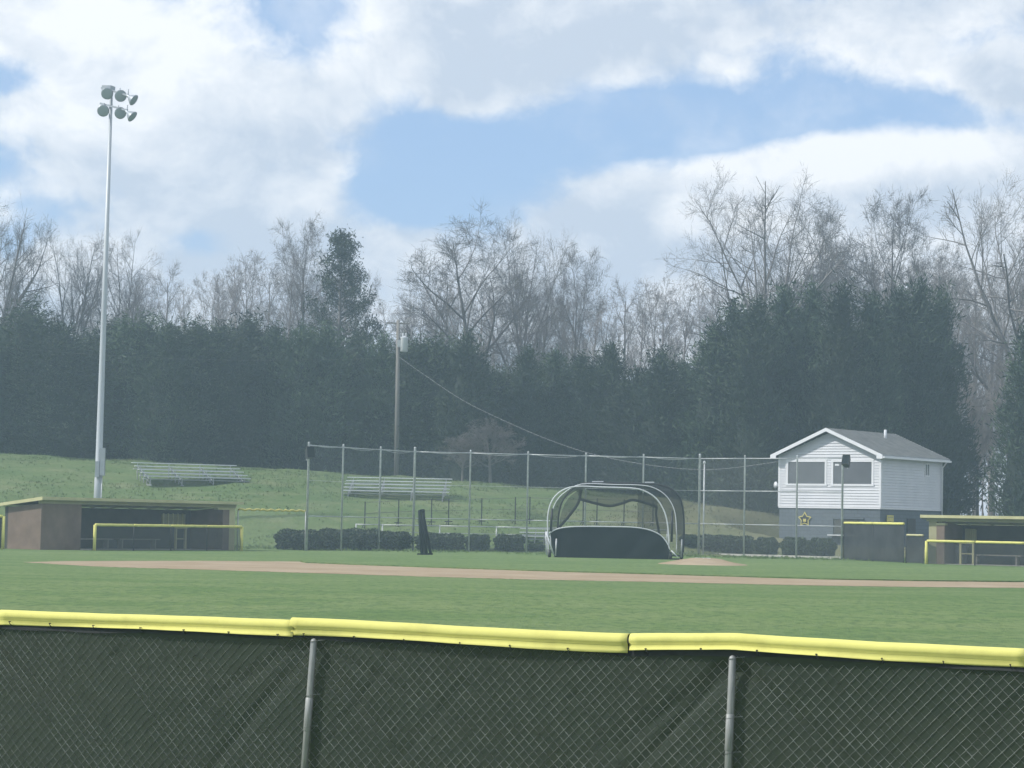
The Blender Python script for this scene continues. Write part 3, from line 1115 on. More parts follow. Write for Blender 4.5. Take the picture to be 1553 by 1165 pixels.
b.prism([(-WF + .02, WS - .04, Z2 - .02), (-.02, WS - .04, Z2 - .02), (-WF / 2, WS - .04, ZP - .03)], (0, .03, 0)).build('gable_wall', 'white_trim', bld)
side = MB()
for k in range(int((Z2 - Z1) / EXP)):
    z = Z1 + k * EXP
    spans = [(0, WS)]
    if z + EXP > 4.66 and z < 5.36:
        spans = [(0, 5.33), (5.95, WS)]
    for s0, s1 in spans:
        course(side, (0, 0, 0), (0, 1, 0), (1, 0, 0), s0 + .01, s1 - .01, z, EXP)
side.build('siding', 'siding', bld)
side = MB()
for k in range(int((Z2 - Z1) / EXP)):
    course(side, (-WF, WS, 0), (0, -1, 0), (-1, 0, 0), .01, WS - .01, Z1 + k * EXP, EXP)
side.build('siding', 'siding', bld)
for x, y in ((-WF, 0), (0, 0), (0, WS), (-WF, WS)):
    b = MB()
    sx, sy = (1 if x == 0 else -1), (1 if y else -1)
    b.box(min(x - sx * .09, x + sx * .032), max(x - sx * .09, x + sx * .032), min(y + sy * .004, y + sy * .034), max(y + sy * .004, y + sy * .034), Z1 - .03, Z2)
    b.box(min(x + sx * .004, x + sx * .034), max(x + sx * .004, x + sx * .034), min(y - sy * .09, y), max(y - sy * .09, y), Z1 - .03, Z2)
    b.build('corner_board', 'white_trim', bld)
bb('skirt_board', 'white_trim', -WF, 0, -.03, 0.0, Z1 - .10, Z1 - .004)
bb('skirt_board', 'white_trim', 0.0, .03, .0, WS, Z1 - .10, Z1 - .004)
for (a, c, w0, w1) in WINS:
    g = bb('window', 'window_glass', a, c, .0, .02, w0, w1)
    fr = .115
    for nm, bx in (('frame', (a - fr, c + fr, w1 - .01, w1 + fr)), ('frame', (a - fr, a + .01, w0 + .002, w1 - .012)), ('frame', (c - .01, c + fr, w0 + .002, w1 - .012))):
        bb(nm, 'white_trim', bx[0], bx[1], -.045, .0, bx[2], bx[3], parent=g)
    bb('sill', 'white_trim', a - fr - .03, c + fr + .03, -.07, .0, w0 - fr, w0, parent=g)
bb('notice', 'white_trim', WINS[1][0] + .1, WINS[1][0] + .36, -.012, -.002, 5.08, 5.18)
g = bb('window', 'window_glass', -.02, .0, 5.40, 5.88, 4.70, 5.32)
for bx in ((5.33, 5.95, 5.32, 5.40), (5.33, 5.95, 4.62, 4.70), (5.33, 5.40, 4.702, 5.318), (5.88, 5.95, 4.702, 5.318), (5.61, 5.67, 4.702, 5.318)):
    bb('frame', 'white_trim', .0, .05, bx[0], bx[1], bx[2], bx[3], parent=g)
# roof
OH, OE = .42, .30
zr = ZP + .12
slope = (zr - (Z2 + .02)) / (WF / 2 + .0)


def rz_(u):
    return zr - slope * abs(u + WF / 2)


for sgn in (-1, 1):
    ue = -WF / 2 + sgn * (WF / 2 + OE)
    b = MB()
    P0, P1 = (-WF / 2, rz_(-WF / 2)), (ue, rz_(ue))
    b.add([(P0[0], -OH, P0[1]), (P1[0], -OH, P1[1]), (P1[0], WS + OH, P1[1]), (P0[0], WS + OH, P0[1]),
           (P0[0], -OH, P0[1] + .09), (P1[0], -OH, P1[1] + .07), (P1[0], WS + OH, P1[1] + .07), (P0[0], WS + OH, P0[1] + .09)],
          [(0, 3, 2, 1), (4, 5, 6, 7), (0, 1, 5, 4), (1, 2, 6, 5), (2, 3, 7, 6), (3, 0, 4, 7)])
    rf = b.build('roof', 'shingle', bld)
    ncr = 18                                  # shingle courses
    sh = MB()
    for k in range(ncr):
        ua, ub = -WF / 2 + sgn * (WF / 2 + OE + .02) * k / ncr, -WF / 2 + sgn * (WF / 2 + OE + .02) * (k + 1) / ncr
        sh.add([(ua, -OH - .01, rz_(ua) + .092), (ub, -OH - .01, rz_(ub) + .104), (ub, WS + OH + .01, rz_(ub) + .104), (ua, WS + OH + .01, rz_(ua) + .092),
                (ub, -OH - .01, rz_(ub) + .085), (ub, WS + OH + .01, rz_(ub) + .085)], [(0, 1, 2, 3), (1, 4, 5, 2)])
    sh.build('shingles', 'shingle', rf)
    for yy in (-OH - .03, WS + OH + .002):
        b = MB()
        b.add([(P0[0], yy, P0[1] - .10), (P1[0], yy, P1[1] - .10), (P1[0], yy, P1[1] + .10), (P0[0], yy, P0[1] + .10),
               (P0[0], yy + .028, P0[1] - .10), (P1[0], yy + .028, P1[1] - .10), (P1[0], yy + .028, P1[1] + .10), (P0[0], yy + .028, P0[1] + .10)],
              [(0, 1, 2, 3), (7, 6, 5, 4), (0, 4, 5, 1), (1, 5, 6, 2), (2, 6, 7, 3), (3, 7, 4, 0)])
        b.build('rake_board', 'white_trim', rf)
    b = MB()
    b.box(min(ue, ue + sgn * .028), max(ue, ue + sgn * .028), -OH - .03, WS + OH + .03, P1[1] - .10, P1[1] + .07)
    b.build('fascia', 'alu_dark' if sgn > 0 else 'white_trim', rf)
    b = MB()
    b.box(min(-WF / 2 + sgn * WF / 2 + sgn * .036, ue), max(-WF / 2 + sgn * WF / 2 + sgn * .036, ue), -OH + .0, WS + OH, P1[1] - .09, P1[1] - .07)
    b.build('soffit', 'white_trim', rf)
    # boxed return of the eave at the front corner
    b = MB()
    b.box(min(ue - sgn * .34, ue + sgn * .03), max(ue - sgn * .34, ue + sgn * .03), -OH - .036, -OH - .032, P1[1] - .13, P1[1] + .09)
    b.build('eave_return', 'white_trim', rf)
MB().tube([(-WF / 2 + .85, 5.1, 6.6), (-WF / 2 + .85, 5.1, 7.32)], .085, 10).build('vent_pipe', 'white_pipe', bld, True)
gz = rz_(OE) - .02
gt = MB().box(OE + .03, OE + .13, -OH, WS + OH, gz - .08, gz + .03).build('gutter', 'white_trim', bld)
MB().tube([(OE + .08, WS - .1, gz - .06), (.12, WS - .12, gz - .4), (.10, WS - .12, ZB)], .04, 6).build('downspout', 'white_trim', gt, True)
# lower storey: serving hatch with its shutter, shelf, door
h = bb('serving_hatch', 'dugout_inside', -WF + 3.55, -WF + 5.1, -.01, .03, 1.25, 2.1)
bb('hatch_frame', 'block_wall', -WF + 3.45, -WF + 5.45, -.05, .0, 2.1, 2.2, parent=h)
bb('hatch_frame', 'block_wall', -WF + 3.45, -WF + 3.55, -.05, .0, 1.25, 2.098, parent=h)
bb('shelf', 'alu', -WF + 3.35, -WF + 5.2, -.35, -.012, 1.16, 1.22, parent=h)
d = bb('door', 'speaker_black', .0, .05, 3.2, 4.2, ZB, 2.2)
MB().lathe([(0, .03), (.05, .03), (.06, .02)], (.05, 3.35, 1.15), (1, 0, 0), 8).build('handle', 'galv', d)

# cut-out emblem on the lower wall: plain stand-in silhouette, black with a yellow edge
em = thing('cutout_emblem', 'small black star shaped emblem with yellow edge on the dark block wall', 'emblem', bld.matrix_basis @ Vector((-WF + 1.72, -.02, 2.05)), RZ)


def emblem(sc, y, m, name, dz=0):
    pts = [((.45 if k % 2 == 0 else .25) * math.sin(math.pi * k / 5), (.43 if k % 2 == 0 else .24) * math.cos(math.pi * k / 5)) for k in range(10)]
    n = len(pts)
    cx, cz = sum(p[0] for p in pts) / n, sum(p[1] for p in pts) / n
    v = []
    for x, z in pts:
        v.append((cx + (x - cx) * sc, y, cz + (z - cz) * sc))
    return MB().prism(v, (0, .012, 0)).build(name, m, em)


emblem(1.0, -.018, 'yellow_old', 'edge')
emblem(.78, -.032, 'speaker_black', 'face')
MB().box(-.08, .10, -.046, -.034, -.14, .02).build('patch', 'yellow_old', em)
t = thing('wall_sign', 'small plain yellow sign above the black screened fence', 'sign', bld.matrix_basis @ Vector((.06, 1.0, 2.12)), RZ)
MB().box(.0, .03, -.36, .42, -.12, .24).build('panel', 'yellow_old', t)
MB().box(-.03, .0, -.1, .1, -.1, .2).build('bracket', 'alu_dark', t)
MB().box(.03, .034, -.28, .34, .10, .15).build('stripe', 'cream_dark', t)
t = thing('horn_speaker', 'white horn loudspeaker on the left wall of the announcer building', 'loudspeaker', bld.matrix_basis @ Vector((-WF - .22, .35, 3.9)), RZ)
MB().lathe([(0, .03), (.12, .05), (.2, .1), (.3, .19), (.32, .2)], (.05, .1, .05), (-.5, -.85, .1), 14).build('horn', 'white_trim', t, True)
MB().box(-.02, .2, .06, .3, -.14, .12).build('driver', 'white_trim', t)
MB().tube([(.12, .2, -.1), (.14, .2, -.4)], .03, 6).build('bracket', 'galv', t)

# ------------------------------------------------------------------ bleachers


def bleacher(label, loc, rz, length, rows=5, rise=.2, run=.6, first=.42):
    t = thing('bleacher', label, 'bleacher', loc, rz, 'aluminium bleachers behind the backstop')
    for k in range(rows):
        z, y = first + k * rise, k * run
        MB().box(-length / 2, length / 2, y, y + .25, z - .045, z).build('seat_plank', 'alu', t)
        if k:
            MB().box(-length / 2, length / 2, y - .42, y - .12, z - rise - .2, z - rise - .155).build('foot_plank', 'alu_dark', t)
    nf = 4 if length > 5 else 3
    for i in range(nf):
        x = -length / 2 + .35 + (length - .7) * i / (nf - 1)
        b = MB()
        b.beam((x, -.1, -.1), (x, rows * run - .3, -.1), .05, .06)
        for k in range(rows):
            b.beam((x, k * run + .12, -.12), (x, k * run + .12, first + k * rise - .05), .045, .045)
        b.beam((x, .1, first - .25), (x, (rows - 1) * run + .1, first + (rows - 1) * rise - .25), .045, .045)
        b.beam((x, .15, .0), (x, (rows - 1) * run, first + (rows - 1) * rise - .3), .035, .035)
        b.build('support_frame', 'alu_dark', t)
    return t


def on_ground(px, D, dz=0):
    x = xat(px, D)
    return Vector((x, D, hill(x, D) + dz))


bleacher('five row aluminium bleacher on the bank above the left dugout', on_ground(299, 133, .12), math.radians(27), 6.4)
bleacher('five row aluminium bleacher on the bank seen through the backstop', on_ground(598, 131.5, .12), math.radians(-3), 6.1)
bleacher('low three row bleacher half hidden behind the hedges', on_ground(811, 123.6, .05), math.radians(-4), 1.7, 3, .2, .5, .4)

# ------------------------------------------------------------------ light pole
LP = Vector((xat(146.5, 124), 124.0, 0))
LP.z = hill(LP.x, LP.y) - .1
ptop = at(169, 137, 124)
pole = thing('light_pole', 'tall grey tapered floodlight pole behind the left dugout', 'light pole', LP)
axis = (ptop - LP)
axis.x *= 1.0
MB(LP).tube([LP, LP + axis * .12, LP + axis * .121, LP + axis * .5, LP + axis], [.215, .20, .19, .145, .085], 14).build('shaft', 'pole', pole, True)


def on_pole(py):
    f = (py - 137) / (760 - 137)
    return LP + axis * (1 - f)


cb = at(155.5, 700, 123.8)
cbo = MB(LP).box(cb.x - .12, cb.x + .14, cb.y - .15, cb.y + .1, cb.z - .75, cb.z + .72).build('control_box', 'lamp_body', pole)
MB(LP).box(cb.x - .36, cb.x - .14, cb.y - .16, cb.y + .0, cb.z - .85, cb.z + .0).build('control_box', 'lamp_body', pole)
MB(LP).tube([(cb.x, cb.y, cb.z - .7), (cb.x - .03, cb.y, LP.z)], .03, 6).build('conduit', 'galv', pole, True)


def arm(p0, p1):
    MB(LP).beam(p0, p1, .10, .10).build('crossarm', 'lamp_body', pole)


arm(at(154, 133.5, 124.4), at(195, 145, 122.6))
arm(at(152.5, 157, 124.4), at(193, 167.5, 122.6))
MB(LP).beam(at(158, 134.5, 124.2), at(171, 134.5, 124.0), .5, .28).build('ballast_box', 'lamp_body', pole)


def flood(px, py, D, aim):
    c = at(px, py, D)
    aim = Vector(aim).normalized()
    b = MB(LP)
    # bell reflector: narrow lamp housing at the back, wide rim in front
    b.lathe([(-.52, .06), (-.50, .085), (-.36, .09), (-.33, .11), (-.22, .20), (-.05, .30), (0, .325), (.012, .325)], c, aim, 20)
    f = b.build('floodlight', 'lamp_body', pole, True)
    g = MB(LP)
    g.lathe([(.014, .30), (.02, .28), (.03, .12), (.034, .01)], c, aim, 20)
    g.build('lens', 'lamp_glass', f, True)
    back_ = c - aim * .42
    MB(LP).tube([back_, back_ + Vector((0, .05, .22)), back_ + Vector((.0, .1, .38))], .03, 6).build('yoke', 'lamp_body', f, True)


flood(162.5, 142, 123.5, (.18, -.93, -.32))
flood(183, 145.5, 123.0, (.30, -.9, -.30))
flood(203, 152, 122.5, (.80, -.22, -.56))
flood(156.5, 168, 123.5, (.12, -.95, -.28))
flood(182.5, 171.5, 123.0, (.42, -.85, -.25))
flood(201, 177, 122.5, (.74, -.20, -.62))

# ------------------------------------------------------------------ utility pole, transformer, cables
UP = on_ground(599.5, 148)
up = thing('utility_pole', 'wooden utility pole with grey transformer among the evergreens', 'utility pole', UP)
ut = at(604, 486, 148)
MB(UP).tube([UP - Vector((0, 0, .3)), UP.lerp(ut, .5), ut], [.17, .145, .11], 10).build('shaft', 'wood_pole', up, True)
tc = at(613, 522, 147.7)
tr = MB(UP).lathe([(-.50, .20), (-.47, .235), (.36, .235), (.40, .25), (.44, .25), (.47, .15), (.5, .05)], tc, (0, 0, 1), 16).build('transformer', 'transformer', up, True)
for dx in (-.1, .1):
    MB(UP).lathe([(.46, .035), (.55, .05), (.6, .03), (.66, .05), (.72, .02)], tc + Vector((dx, 0, 0)), (0, 0, 1), 8).build('bushing', 'transformer', tr, True)
MB(UP).box(tc.x - .45, tc.x - .2, tc.y - .08, tc.y + .08, tc.z - .2, tc.z + .25).build('bracket', 'galv', up)
MB(UP).beam(at(586, 490, 148), at(621, 491, 148), .09, .1).build('crossarm', 'wood_pole', up)
MB(UP).tube([at(607, 493, 147.8), at(611, 508, 147.7)], .02, 5).build('jumper', 'cable_dark', up)


def span(p0, p1, sag, n=24):
    return [p0.lerp(p1, k / n) - Vector((0, 0, 4 * sag * (k / n) * (1 - k / n))) for k in range(n + 1)]


p0 = at(606, 542, 147.8)
p1 = bld.matrix_basis @ Vector((-WF + .1, .3, 5.35))
path = [p0] + [at(x, y, 147.8 + (131 - 147.8) * (x - 606) / 575) for x, y in [(640, 566), (700, 606), (760, 636), (830, 666), (900, 689), (990, 706), (1080, 712)]] + [p1]
sp_ = smooth_path(path, 8)
c = thing('service_cable', 'sagging twisted service cable from utility pole to announcer building', 'cable', p0)
MB(p0).tube(sp_, .007, 5).build('bearer', 'cable', c)
tw = []
for i in range(len(sp_) - 1):
    for k in range(6):
        q = sp_[i].lerp(sp_[i + 1], k / 6)
        ph = (i * 6 + k) * .9
        tw.append(q + Vector((0, .035 * math.cos(ph), .035 * math.sin(ph) - .02)))
MB(p0).tube(tw, .008, 4).build('twisted_wire', 'cable_dark', c)
p0 = at(602, 542, 147.9)
q = at(-60, 520, 142)
o = MB(p0).tube(span(p0, q, .55), .005, 4).build('overhead_wire', 'cable_dark')
o.location = p0
tag(o, 'thin overhead wire running left from below the transformer', 'wire')
p0 = at(590, 489, 148)
o = MB(p0).tube(span(p0, at(-60, 462, 141), .6), .005, 4).build('overhead_wire', 'cable_dark')
o.location = p0
tag(o, 'thin overhead wire running left from the utility pole crossarm', 'wire')

# ------------------------------------------------------------------ vegetation helpers


def leaf_quads(c, d, ln, wd, rng):
    """rhombic leaf faces: centres c, directions d, lengths, widths"""
    n = len(c)
    d = d / np.linalg.norm(d, axis=1, keepdims=True)
    r = rng.normal(size=(n, 3))
    s = np.cross(d, r)
    s /= np.linalg.norm(s, axis=1, keepdims=True) + 1e-9
    ln, wd = ln[:, None], wd[:, None]
    v = np.stack([c - d * ln * .5, c + s * wd * .5 + d * ln * .05, c + d * ln * .5, c - s * wd * .5 + d * ln * .05], 1).reshape(-1, 3)
    f = np.arange(n * 4).reshape(n, 4)
    return v, f


def mesh_np(name, parts, mats):
    """parts: (verts, quads, material index)"""
    vs, fs, mi, k = [], [], [], 0
    for v, f, m in parts:
        vs.append(v)
        fs.append(np.asarray(f) + k)
        mi += [m] * len(f)
        k += len(v)
    v = np.concatenate(vs)
    f = np.concatenate(fs)
    me = bpy.data.meshes.new(name)
    me.vertices.add(len(v))
    me.vertices.foreach_set('co', v.astype(np.float32).ravel())
    me.loops.add(f.size)
    me.loops.foreach_set('vertex_index', f.astype(np.int32).ravel())
    me.polygons.add(len(f))
    me.polygons.foreach_set('loop_start', np.arange(0, f.size, 4, dtype=np.int32))
    for m in mats:
        me.materials.append(MATS[m])
    me.polygons.foreach_set('material_index', np.array(mi, dtype=np.int32))
    me.update()
    me.validate()
    return me


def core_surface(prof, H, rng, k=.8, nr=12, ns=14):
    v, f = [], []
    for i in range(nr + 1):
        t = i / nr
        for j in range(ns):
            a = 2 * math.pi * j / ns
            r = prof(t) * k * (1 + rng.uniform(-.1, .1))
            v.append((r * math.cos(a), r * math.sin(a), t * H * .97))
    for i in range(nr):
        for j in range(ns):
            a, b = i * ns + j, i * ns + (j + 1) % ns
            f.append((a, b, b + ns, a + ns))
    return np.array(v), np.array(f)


def evergreen_mesh(seed, H, R, kind):
    rng = np.random.default_rng(seed)
    if kind == 'cone':
        prof = lambda t: R * max(.02, (1 - t)) ** .72 * min(1, .72 + t * 1.6)
    elif kind == 'round':
        prof = lambda t: R * (math.sqrt(max(.004, 1 - ((t - .4) / .6) ** 2)) if t > .4 else .86 + .14 * t / .4)
    else:
        prof = lambda t: R * (max(.01, 1 - t ** 2.4)) ** .8 * (.84 + .16 * min(1, t * 3))
    nC = 190
    ts, th = [], []
    while len(ts) < nC:
        t = rng.random() ** 1.05
        if rng.random() < .25 + .75 * prof(t) / R:
            ts.append(t)
            th.append(rng.random() * 2 * math.pi)
    parts = []
    cs, ds = [], []
    for t, a in zip(ts, th):
        r = prof(t) * (.66 + .44 * rng.random())
        c = np.array([r * math.cos(a), r * math.sin(a), t * H])
        out = np.array([math.cos(a), math.sin(a), .25])
        m = 72
        sp = .28 + .18 * rng.random()
        pos = c + rng.normal(size=(m, 3)) * np.array([sp, sp, sp * 1.15])
        dd = out * .7 + np.array([0, 0, .55 if kind != 'round' else .2]) + rng.normal(size=(m, 3)) * .55
        cs.append(pos)
        ds.append(dd)
    # leader tuft
    m = 60 if kind != 'round' else 20
    z = H * (.9 + .13 * rng.random(m))
    cs.append(np.stack([rng.normal(size=m) * .12, rng.normal(size=m) * .12, z], 1))
    ds.append(np.array([0, 0, 1.0]) + rng.normal(size=(m, 3)) * .5)
    c, d = np.concatenate(cs), np.concatenate(ds)
    c[:, 2] = np.maximum(c[:, 2], .12)
    n = len(c)
    v, f = leaf_quads(c, d, rng.uniform(.26, .60, n), rng.uniform(.05, .11, n), rng)
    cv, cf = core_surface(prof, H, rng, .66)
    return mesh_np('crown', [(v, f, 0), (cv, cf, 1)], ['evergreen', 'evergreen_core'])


def tubes_np(branches):
    """branches: (points, radii, sides) -> verts, quads"""
    V, F = [], []
    k = 0
    for pts, rs, n in branches:
        pts = np.asarray(pts)
        m = len(pts)
        tg = np.gradient(pts, axis=0)
        tg /= np.linalg.norm(tg, axis=1, keepdims=True) + 1e-9
        ref = np.array([1.0, 0, 0]) if abs(tg[0][0]) < .8 else np.array([0, 1.0, 0])
        u = np.cross(tg, ref)
        u /= np.linalg.norm(u, axis=1, keepdims=True) + 1e-9
        w = np.cross(tg, u)
        a = 2 * np.pi * np.arange(n) / n
        ring = pts[:, None, :] + np.asarray(rs)[:, None, None] * (np.cos(a)[None, :, None] * u[:, None, :] + np.sin(a)[None, :, None] * w[:, None, :])
        V.append(ring.reshape(-1, 3))
        i = np.arange(m - 1)[:, None] * n
        j = np.arange(n)[None, :]
        j2 = (j + 1) % n
        F.append((np.stack([i + j, i + j2, i + n + j2, i + n + j], -1) + k).reshape(-1, 4))
        k += m * n
    return np.concatenate(V), np.concatenate(F)


def bare_tree(seed, H, kind, twig=.013):
    """leafless tree: (trunk polylines, crown polylines); growth stops at a rounded crown outline"""
    rng = np.random.default_rng(seed)
    trunk, crown = [], []
    K = {'oak': dict(tl=.46, n=(9, 11, 9, 7), ang=(50, 48, 46, 44), ln=(.56, .48, .44, .42), t0=.55, trop=.035, wob=.19, env=(.60, .33, .40)),
         'upright': dict(tl=.80, n=(18, 9, 8, 6), ang=(54, 46, 44, 44), ln=(.38, .46, .44, .42), t0=.22, trop=.045, wob=.14, env=(.60, .23, .40)),
         'slim': dict(tl=.84, n=(17, 6, 6, 4), ang=(50, 46, 44, 44), ln=(.20, .48, .46, .42), t0=.30, trop=.06, wob=.13, env=(.62, .13, .39))}[kind]
    ez, er, eh = K['env']

    def outside(p):
        return (p[0] ** 2 + p[1] ** 2) / (er * H) ** 2 + ((p[2] - ez * H) / (eh * H)) ** 2 > 1 and p[2] > .35 * H

    def perp(d):
        s = np.cross(d, rng.normal(size=3))
        return s / (np.linalg.norm(s) + 1e-9)

    def grow(p, d, L, r, lev):
        ns = [10, 8, 5, 4, 3][lev]
        pts, rs, dirs = [p.copy()], [r], []
        dd = d / np.linalg.norm(d)
        lim = rng.uniform(.86, 1.10)
        bend = perp(dd) * rng.uniform(.0, .06) * (1 if lev else .25)
        for i in range(ns):
            dd = dd + rng.normal(size=3) * K['wob'] * (.18 if lev == 0 else .5) + bend + np.array([0, 0, K['trop']])
            dd /= np.linalg.norm(dd)
            p = p + dd * L / ns
            pts.append(p.copy())
            dirs.append(dd.copy())
            end = .45 if (lev == 0 and kind == 'oak') else .85
            rs.append(max(r * (1 - end * (i + 1) / ns), twig * .6))
            if lev and i >= 1 and outside(p * lim):
                break
        ns = len(dirs)
        (trunk if lev == 0 else crown).append((np.array(pts), np.array(rs), [9, 6, 4, 3, 3][lev]))
        if lev >= 4:
            return
        n = max(2, int(round(K['n'][lev] * rng.uniform(.8, 1.2))))
        t0 = K['t0'] if lev == 0 else .2
        az = rng.random() * 6.283
        for j in range(n):
            t = t0 + (1 - t0) * ((j + rng.random()) / n)
            x = min(t, .999) * ns
            i = int(x)
            q = pts[i] + (pts[i + 1] - pts[i]) * (x - i)
            if lev and outside(q * .92):
                continue
            a = math.radians(K['ang'][lev] * rng.uniform(.7, 1.25))
            base = dirs[min(i, ns - 1)]
            s_ = perp(base)
            if lev == 0:
                az += 2.4 + rng.uniform(-.4, .4)
                s_ = np.array([math.cos(az), math.sin(az), 0])
                a *= (1.0 - .55 * (t - t0) / (1 - t0)) if kind != 'oak' else (1.25 - 1.0 * (t - t0) / (1 - t0))
            cd = base * math.cos(a) + s_ * math.sin(a)
            cl = H * K['ln'][0] * rng.uniform(.8, 1.15) * (1.1 - .5 * (t - t0) / (1 - t0) if kind != 'oak' else 1) if lev == 0 else L * K['ln'][lev] * rng.uniform(.65, 1.2) * (1.1 - .4 * t)
            grow(q, cd, cl, max(rs[i] * rng.uniform(.45, .66), twig), lev + 1)
    grow(np.zeros(3), np.array([rng.uniform(-.04, .04), rng.uniform(-.04, .04), 1.0]), H * K['tl'], H * (.020 if kind == 'oak' else .0135), 0)
    return trunk, crown


def tree_meshes(seed, H, kind, m, twig=.013, fuzz=9000):
    tr, cr = bare_tree(seed, H, kind, twig)
    tv, tf = tubes_np(tr)
    cv, cf = tubes_np(cr)
    rng = np.random.default_rng(seed + 1)
    # finest twigs: thin slivers along the outer branches
    P, Dv = [], []
    for pts, rs, n in cr:
        if n == 3:
            P.append(pts[1:])
            Dv.append(np.diff(pts, axis=0))
    P, Dv = np.concatenate(P), np.concatenate(Dv)
    i = rng.integers(0, len(P), fuzz)
    dd = Dv[i] / (np.linalg.norm(Dv[i], axis=1, keepdims=True) + 1e-9) + rng.normal(size=(fuzz, 3)) * .55 + np.array([0, 0, .15])
    dd /= np.linalg.norm(dd, axis=1, keepdims=True)
    ln = rng.uniform(.012, .042, fuzz) * H
    qv, qf = leaf_quads(P[i] + dd * ln[:, None] * .5, dd, ln, rng.uniform(.012, .022, fuzz), rng)
    top = max(tv[:, 2].max(), cv[:, 2].max())
    k = H / top
    return mesh_np('trunk', [(tv * k, tf, 0)], [m]), mesh_np('crown', [(cv * k, cf, 0), (qv * k, qf, 0)], [m])


def place_tree(name, label, cat, meshes, loc, scale, rz, group=None):
    t = thing(name, label, cat, loc, rz, group)
    t.scale = scale if isinstance(scale, tuple) else (scale,) * 3
    for nm, me in meshes:
        o = bpy.data.objects.new(nm, me)
        COL.objects.link(o)
        o.parent = t
    return t


ORD = ['first', 'second', 'third', 'fourth', 'fifth', 'sixth', 'seventh', 'eighth', 'ninth', 'tenth', 'eleventh', 'twelfth', 'thirteenth', 'fourteenth', 'fifteenth', 'sixteenth', 'seventeenth', 'eighteenth', 'nineteenth', 'twentieth']

# evergreens
tb = MB()
tb.tube([(0, 0, -.4), (0, 0, 3), (0, 0, 9)], [.22, .17, .06], 7)
trunk_ever = bpy.data.meshes.new('trunk')
trunk_ever.from_pydata([tuple(v) for v in tb.v], [], tb.f)
trunk_ever.materials.append(MATS['bark'])
EV = {'cone': [evergreen_mesh(40 + k, 13.0, 2.7, 'cone') for k in range(3)], 'round': [evergreen_mesh(50 + k, 11.0, 2.6, 'round') for k in range(3)], 'col': [evergreen_mesh(60 + k, 11.0, 2.2, 'col') for k in range(3)]}
EH = {'cone': 13.0, 'round': 11.0, 'col': 11.0}
vr = random.Random(21)


def put_evergreens(lst, D, group, label):
    for i, (px, py, kind, w) in enumerate(lst):
        d = D + vr.uniform(-3.2, 3.2)
        py += vr.uniform(-16, 20)
        w *= vr.uniform(.84, 1.04)
        p = on_ground(px, d, -.15)
        h = at(px, py, d).z - p.z
        s = h / EH[kind]
        place_tree('evergreen_tree', label(i), 'tree', [('trunk', trunk_ever), ('crown', vr.choice(EV[kind]))], p, (w, w, s), vr.uniform(0, 6.28), group)


left = [(-62, 480, 'round', 1.1), (-14, 484, 'round', 1.1), (32, 478, 'round', 1.05), (82, 483, 'round', 1.1), (124, 500, 'round', 1.0), (163, 490, 'round', 1.05), (206, 488, 'round', 1.0), (250, 506, 'col', 1.0), (292, 500, 'round', 1.0),
        (330, 495, 'round', .9), (368, 472, 'round', 1.05), (412, 505, 'col', 1.0), (452, 502, 'col', 1.0), (492, 508, 'col', 1.05), (535, 510, 'round', 1.0), (575, 508, 'col', .95)]
put_evergreens(left, 151, 'evergreens left of the utility pole', lambda i: 'dark rounded evergreen on the bank, %s from the left, left of the utility pole' % ORD[i])
mid = [(622, 512, 'round', 1.0), (662, 515, 'round', 1.1), (706, 512, 'col', 1.0), (748, 538, 'round', 1.05), (796, 516, 'cone', .9), (838, 545, 'col', 1.0), (880, 545, 'col', 1.0), (922, 542, 'col', 1.0), (962, 548, 'col', 1.0), (1000, 546, 'col', 1.0), (1036, 540, 'col', 1.0)]
put_evergreens(mid, 150, 'evergreens right of the utility pole', lambda i: 'dark evergreen behind the backstop, %s to the right of the utility pole' % ORD[i])
right = [(1080, 498, 'cone', 1.15), (1112, 470, 'cone', 1.15), (1146, 452, 'cone', 1.15), (1186, 438, 'cone', 1.2), (1228, 452, 'cone', 1.2), (1276, 438, 'cone', 1.2), (1320, 452, 'cone', 1.15), (1362, 456, 'cone', 1.15), (1392, 444, 'cone', 1.15), (1426, 462, 'cone', 1.0)]
put_evergreens(right, 145, 'pointed evergreens behind the announcer building', lambda i: 'tall pointed evergreen behind the white building, %s of its row from the left' % ORD[i])
put_evergreens([(1562, 478, 'cone', 1.15), (1606, 470, 'cone', 1.1)], 140, 'evergreens at the right edge', lambda i: ['tall evergreen at the right edge of the picture, beyond the gap in the row', 'evergreen just past the right edge, behind the right dugout'][i])

# bare trees: featured ones first
FEAT = [  # px of trunk, top py, D, kind, seed, width factor, label
    (-42, 288, 168, 'oak', 101, 0.75, 'bare tree cut by the left edge, only its branches showing'),
    (88, 330, 172, 'oak', 102, 0.7, 'spreading bare tree left of the light pole'),
    (182, 340, 174, 'oak', 103, 0.7, 'spreading bare tree just right of the light pole'),
    (456, 326, 172, 'upright', 104, 0.75, 'tall upright bare tree just left of the dark pine'),
    (737, 296, 165, 'upright', 105, 1.5, 'largest bare tree with wide crown above the middle of the row'),
    (793, 322, 168, 'oak', 106, 0.62, 'bare tree with forked crooked trunk right of the largest one'),
    (868, 364, 175, 'upright', 107, 0.65, 'smaller bare tree at the right flank of the wide crowned pair'),
    (1142, 244, 163, 'oak', 108, 0.8, 'tallest spreading bare tree above the left end of the pointed evergreens'),
    (1228, 292, 170, 'upright', 109, 0.75, 'narrow bare tree right of the tallest spreading one'),
    (1336, 280, 166, 'upright', 110, 0.85, 'oval crowned bare tree above the announcer building'),
    (1424, 332, 170, 'upright', 111, 0.7, 'bare tree with fan of straight limbs right of the oval crowned one'),
    (1556, 244, 158, 'oak', 112, 0.8, 'large bare tree with arching limbs at the right edge'),
]
FM = {}
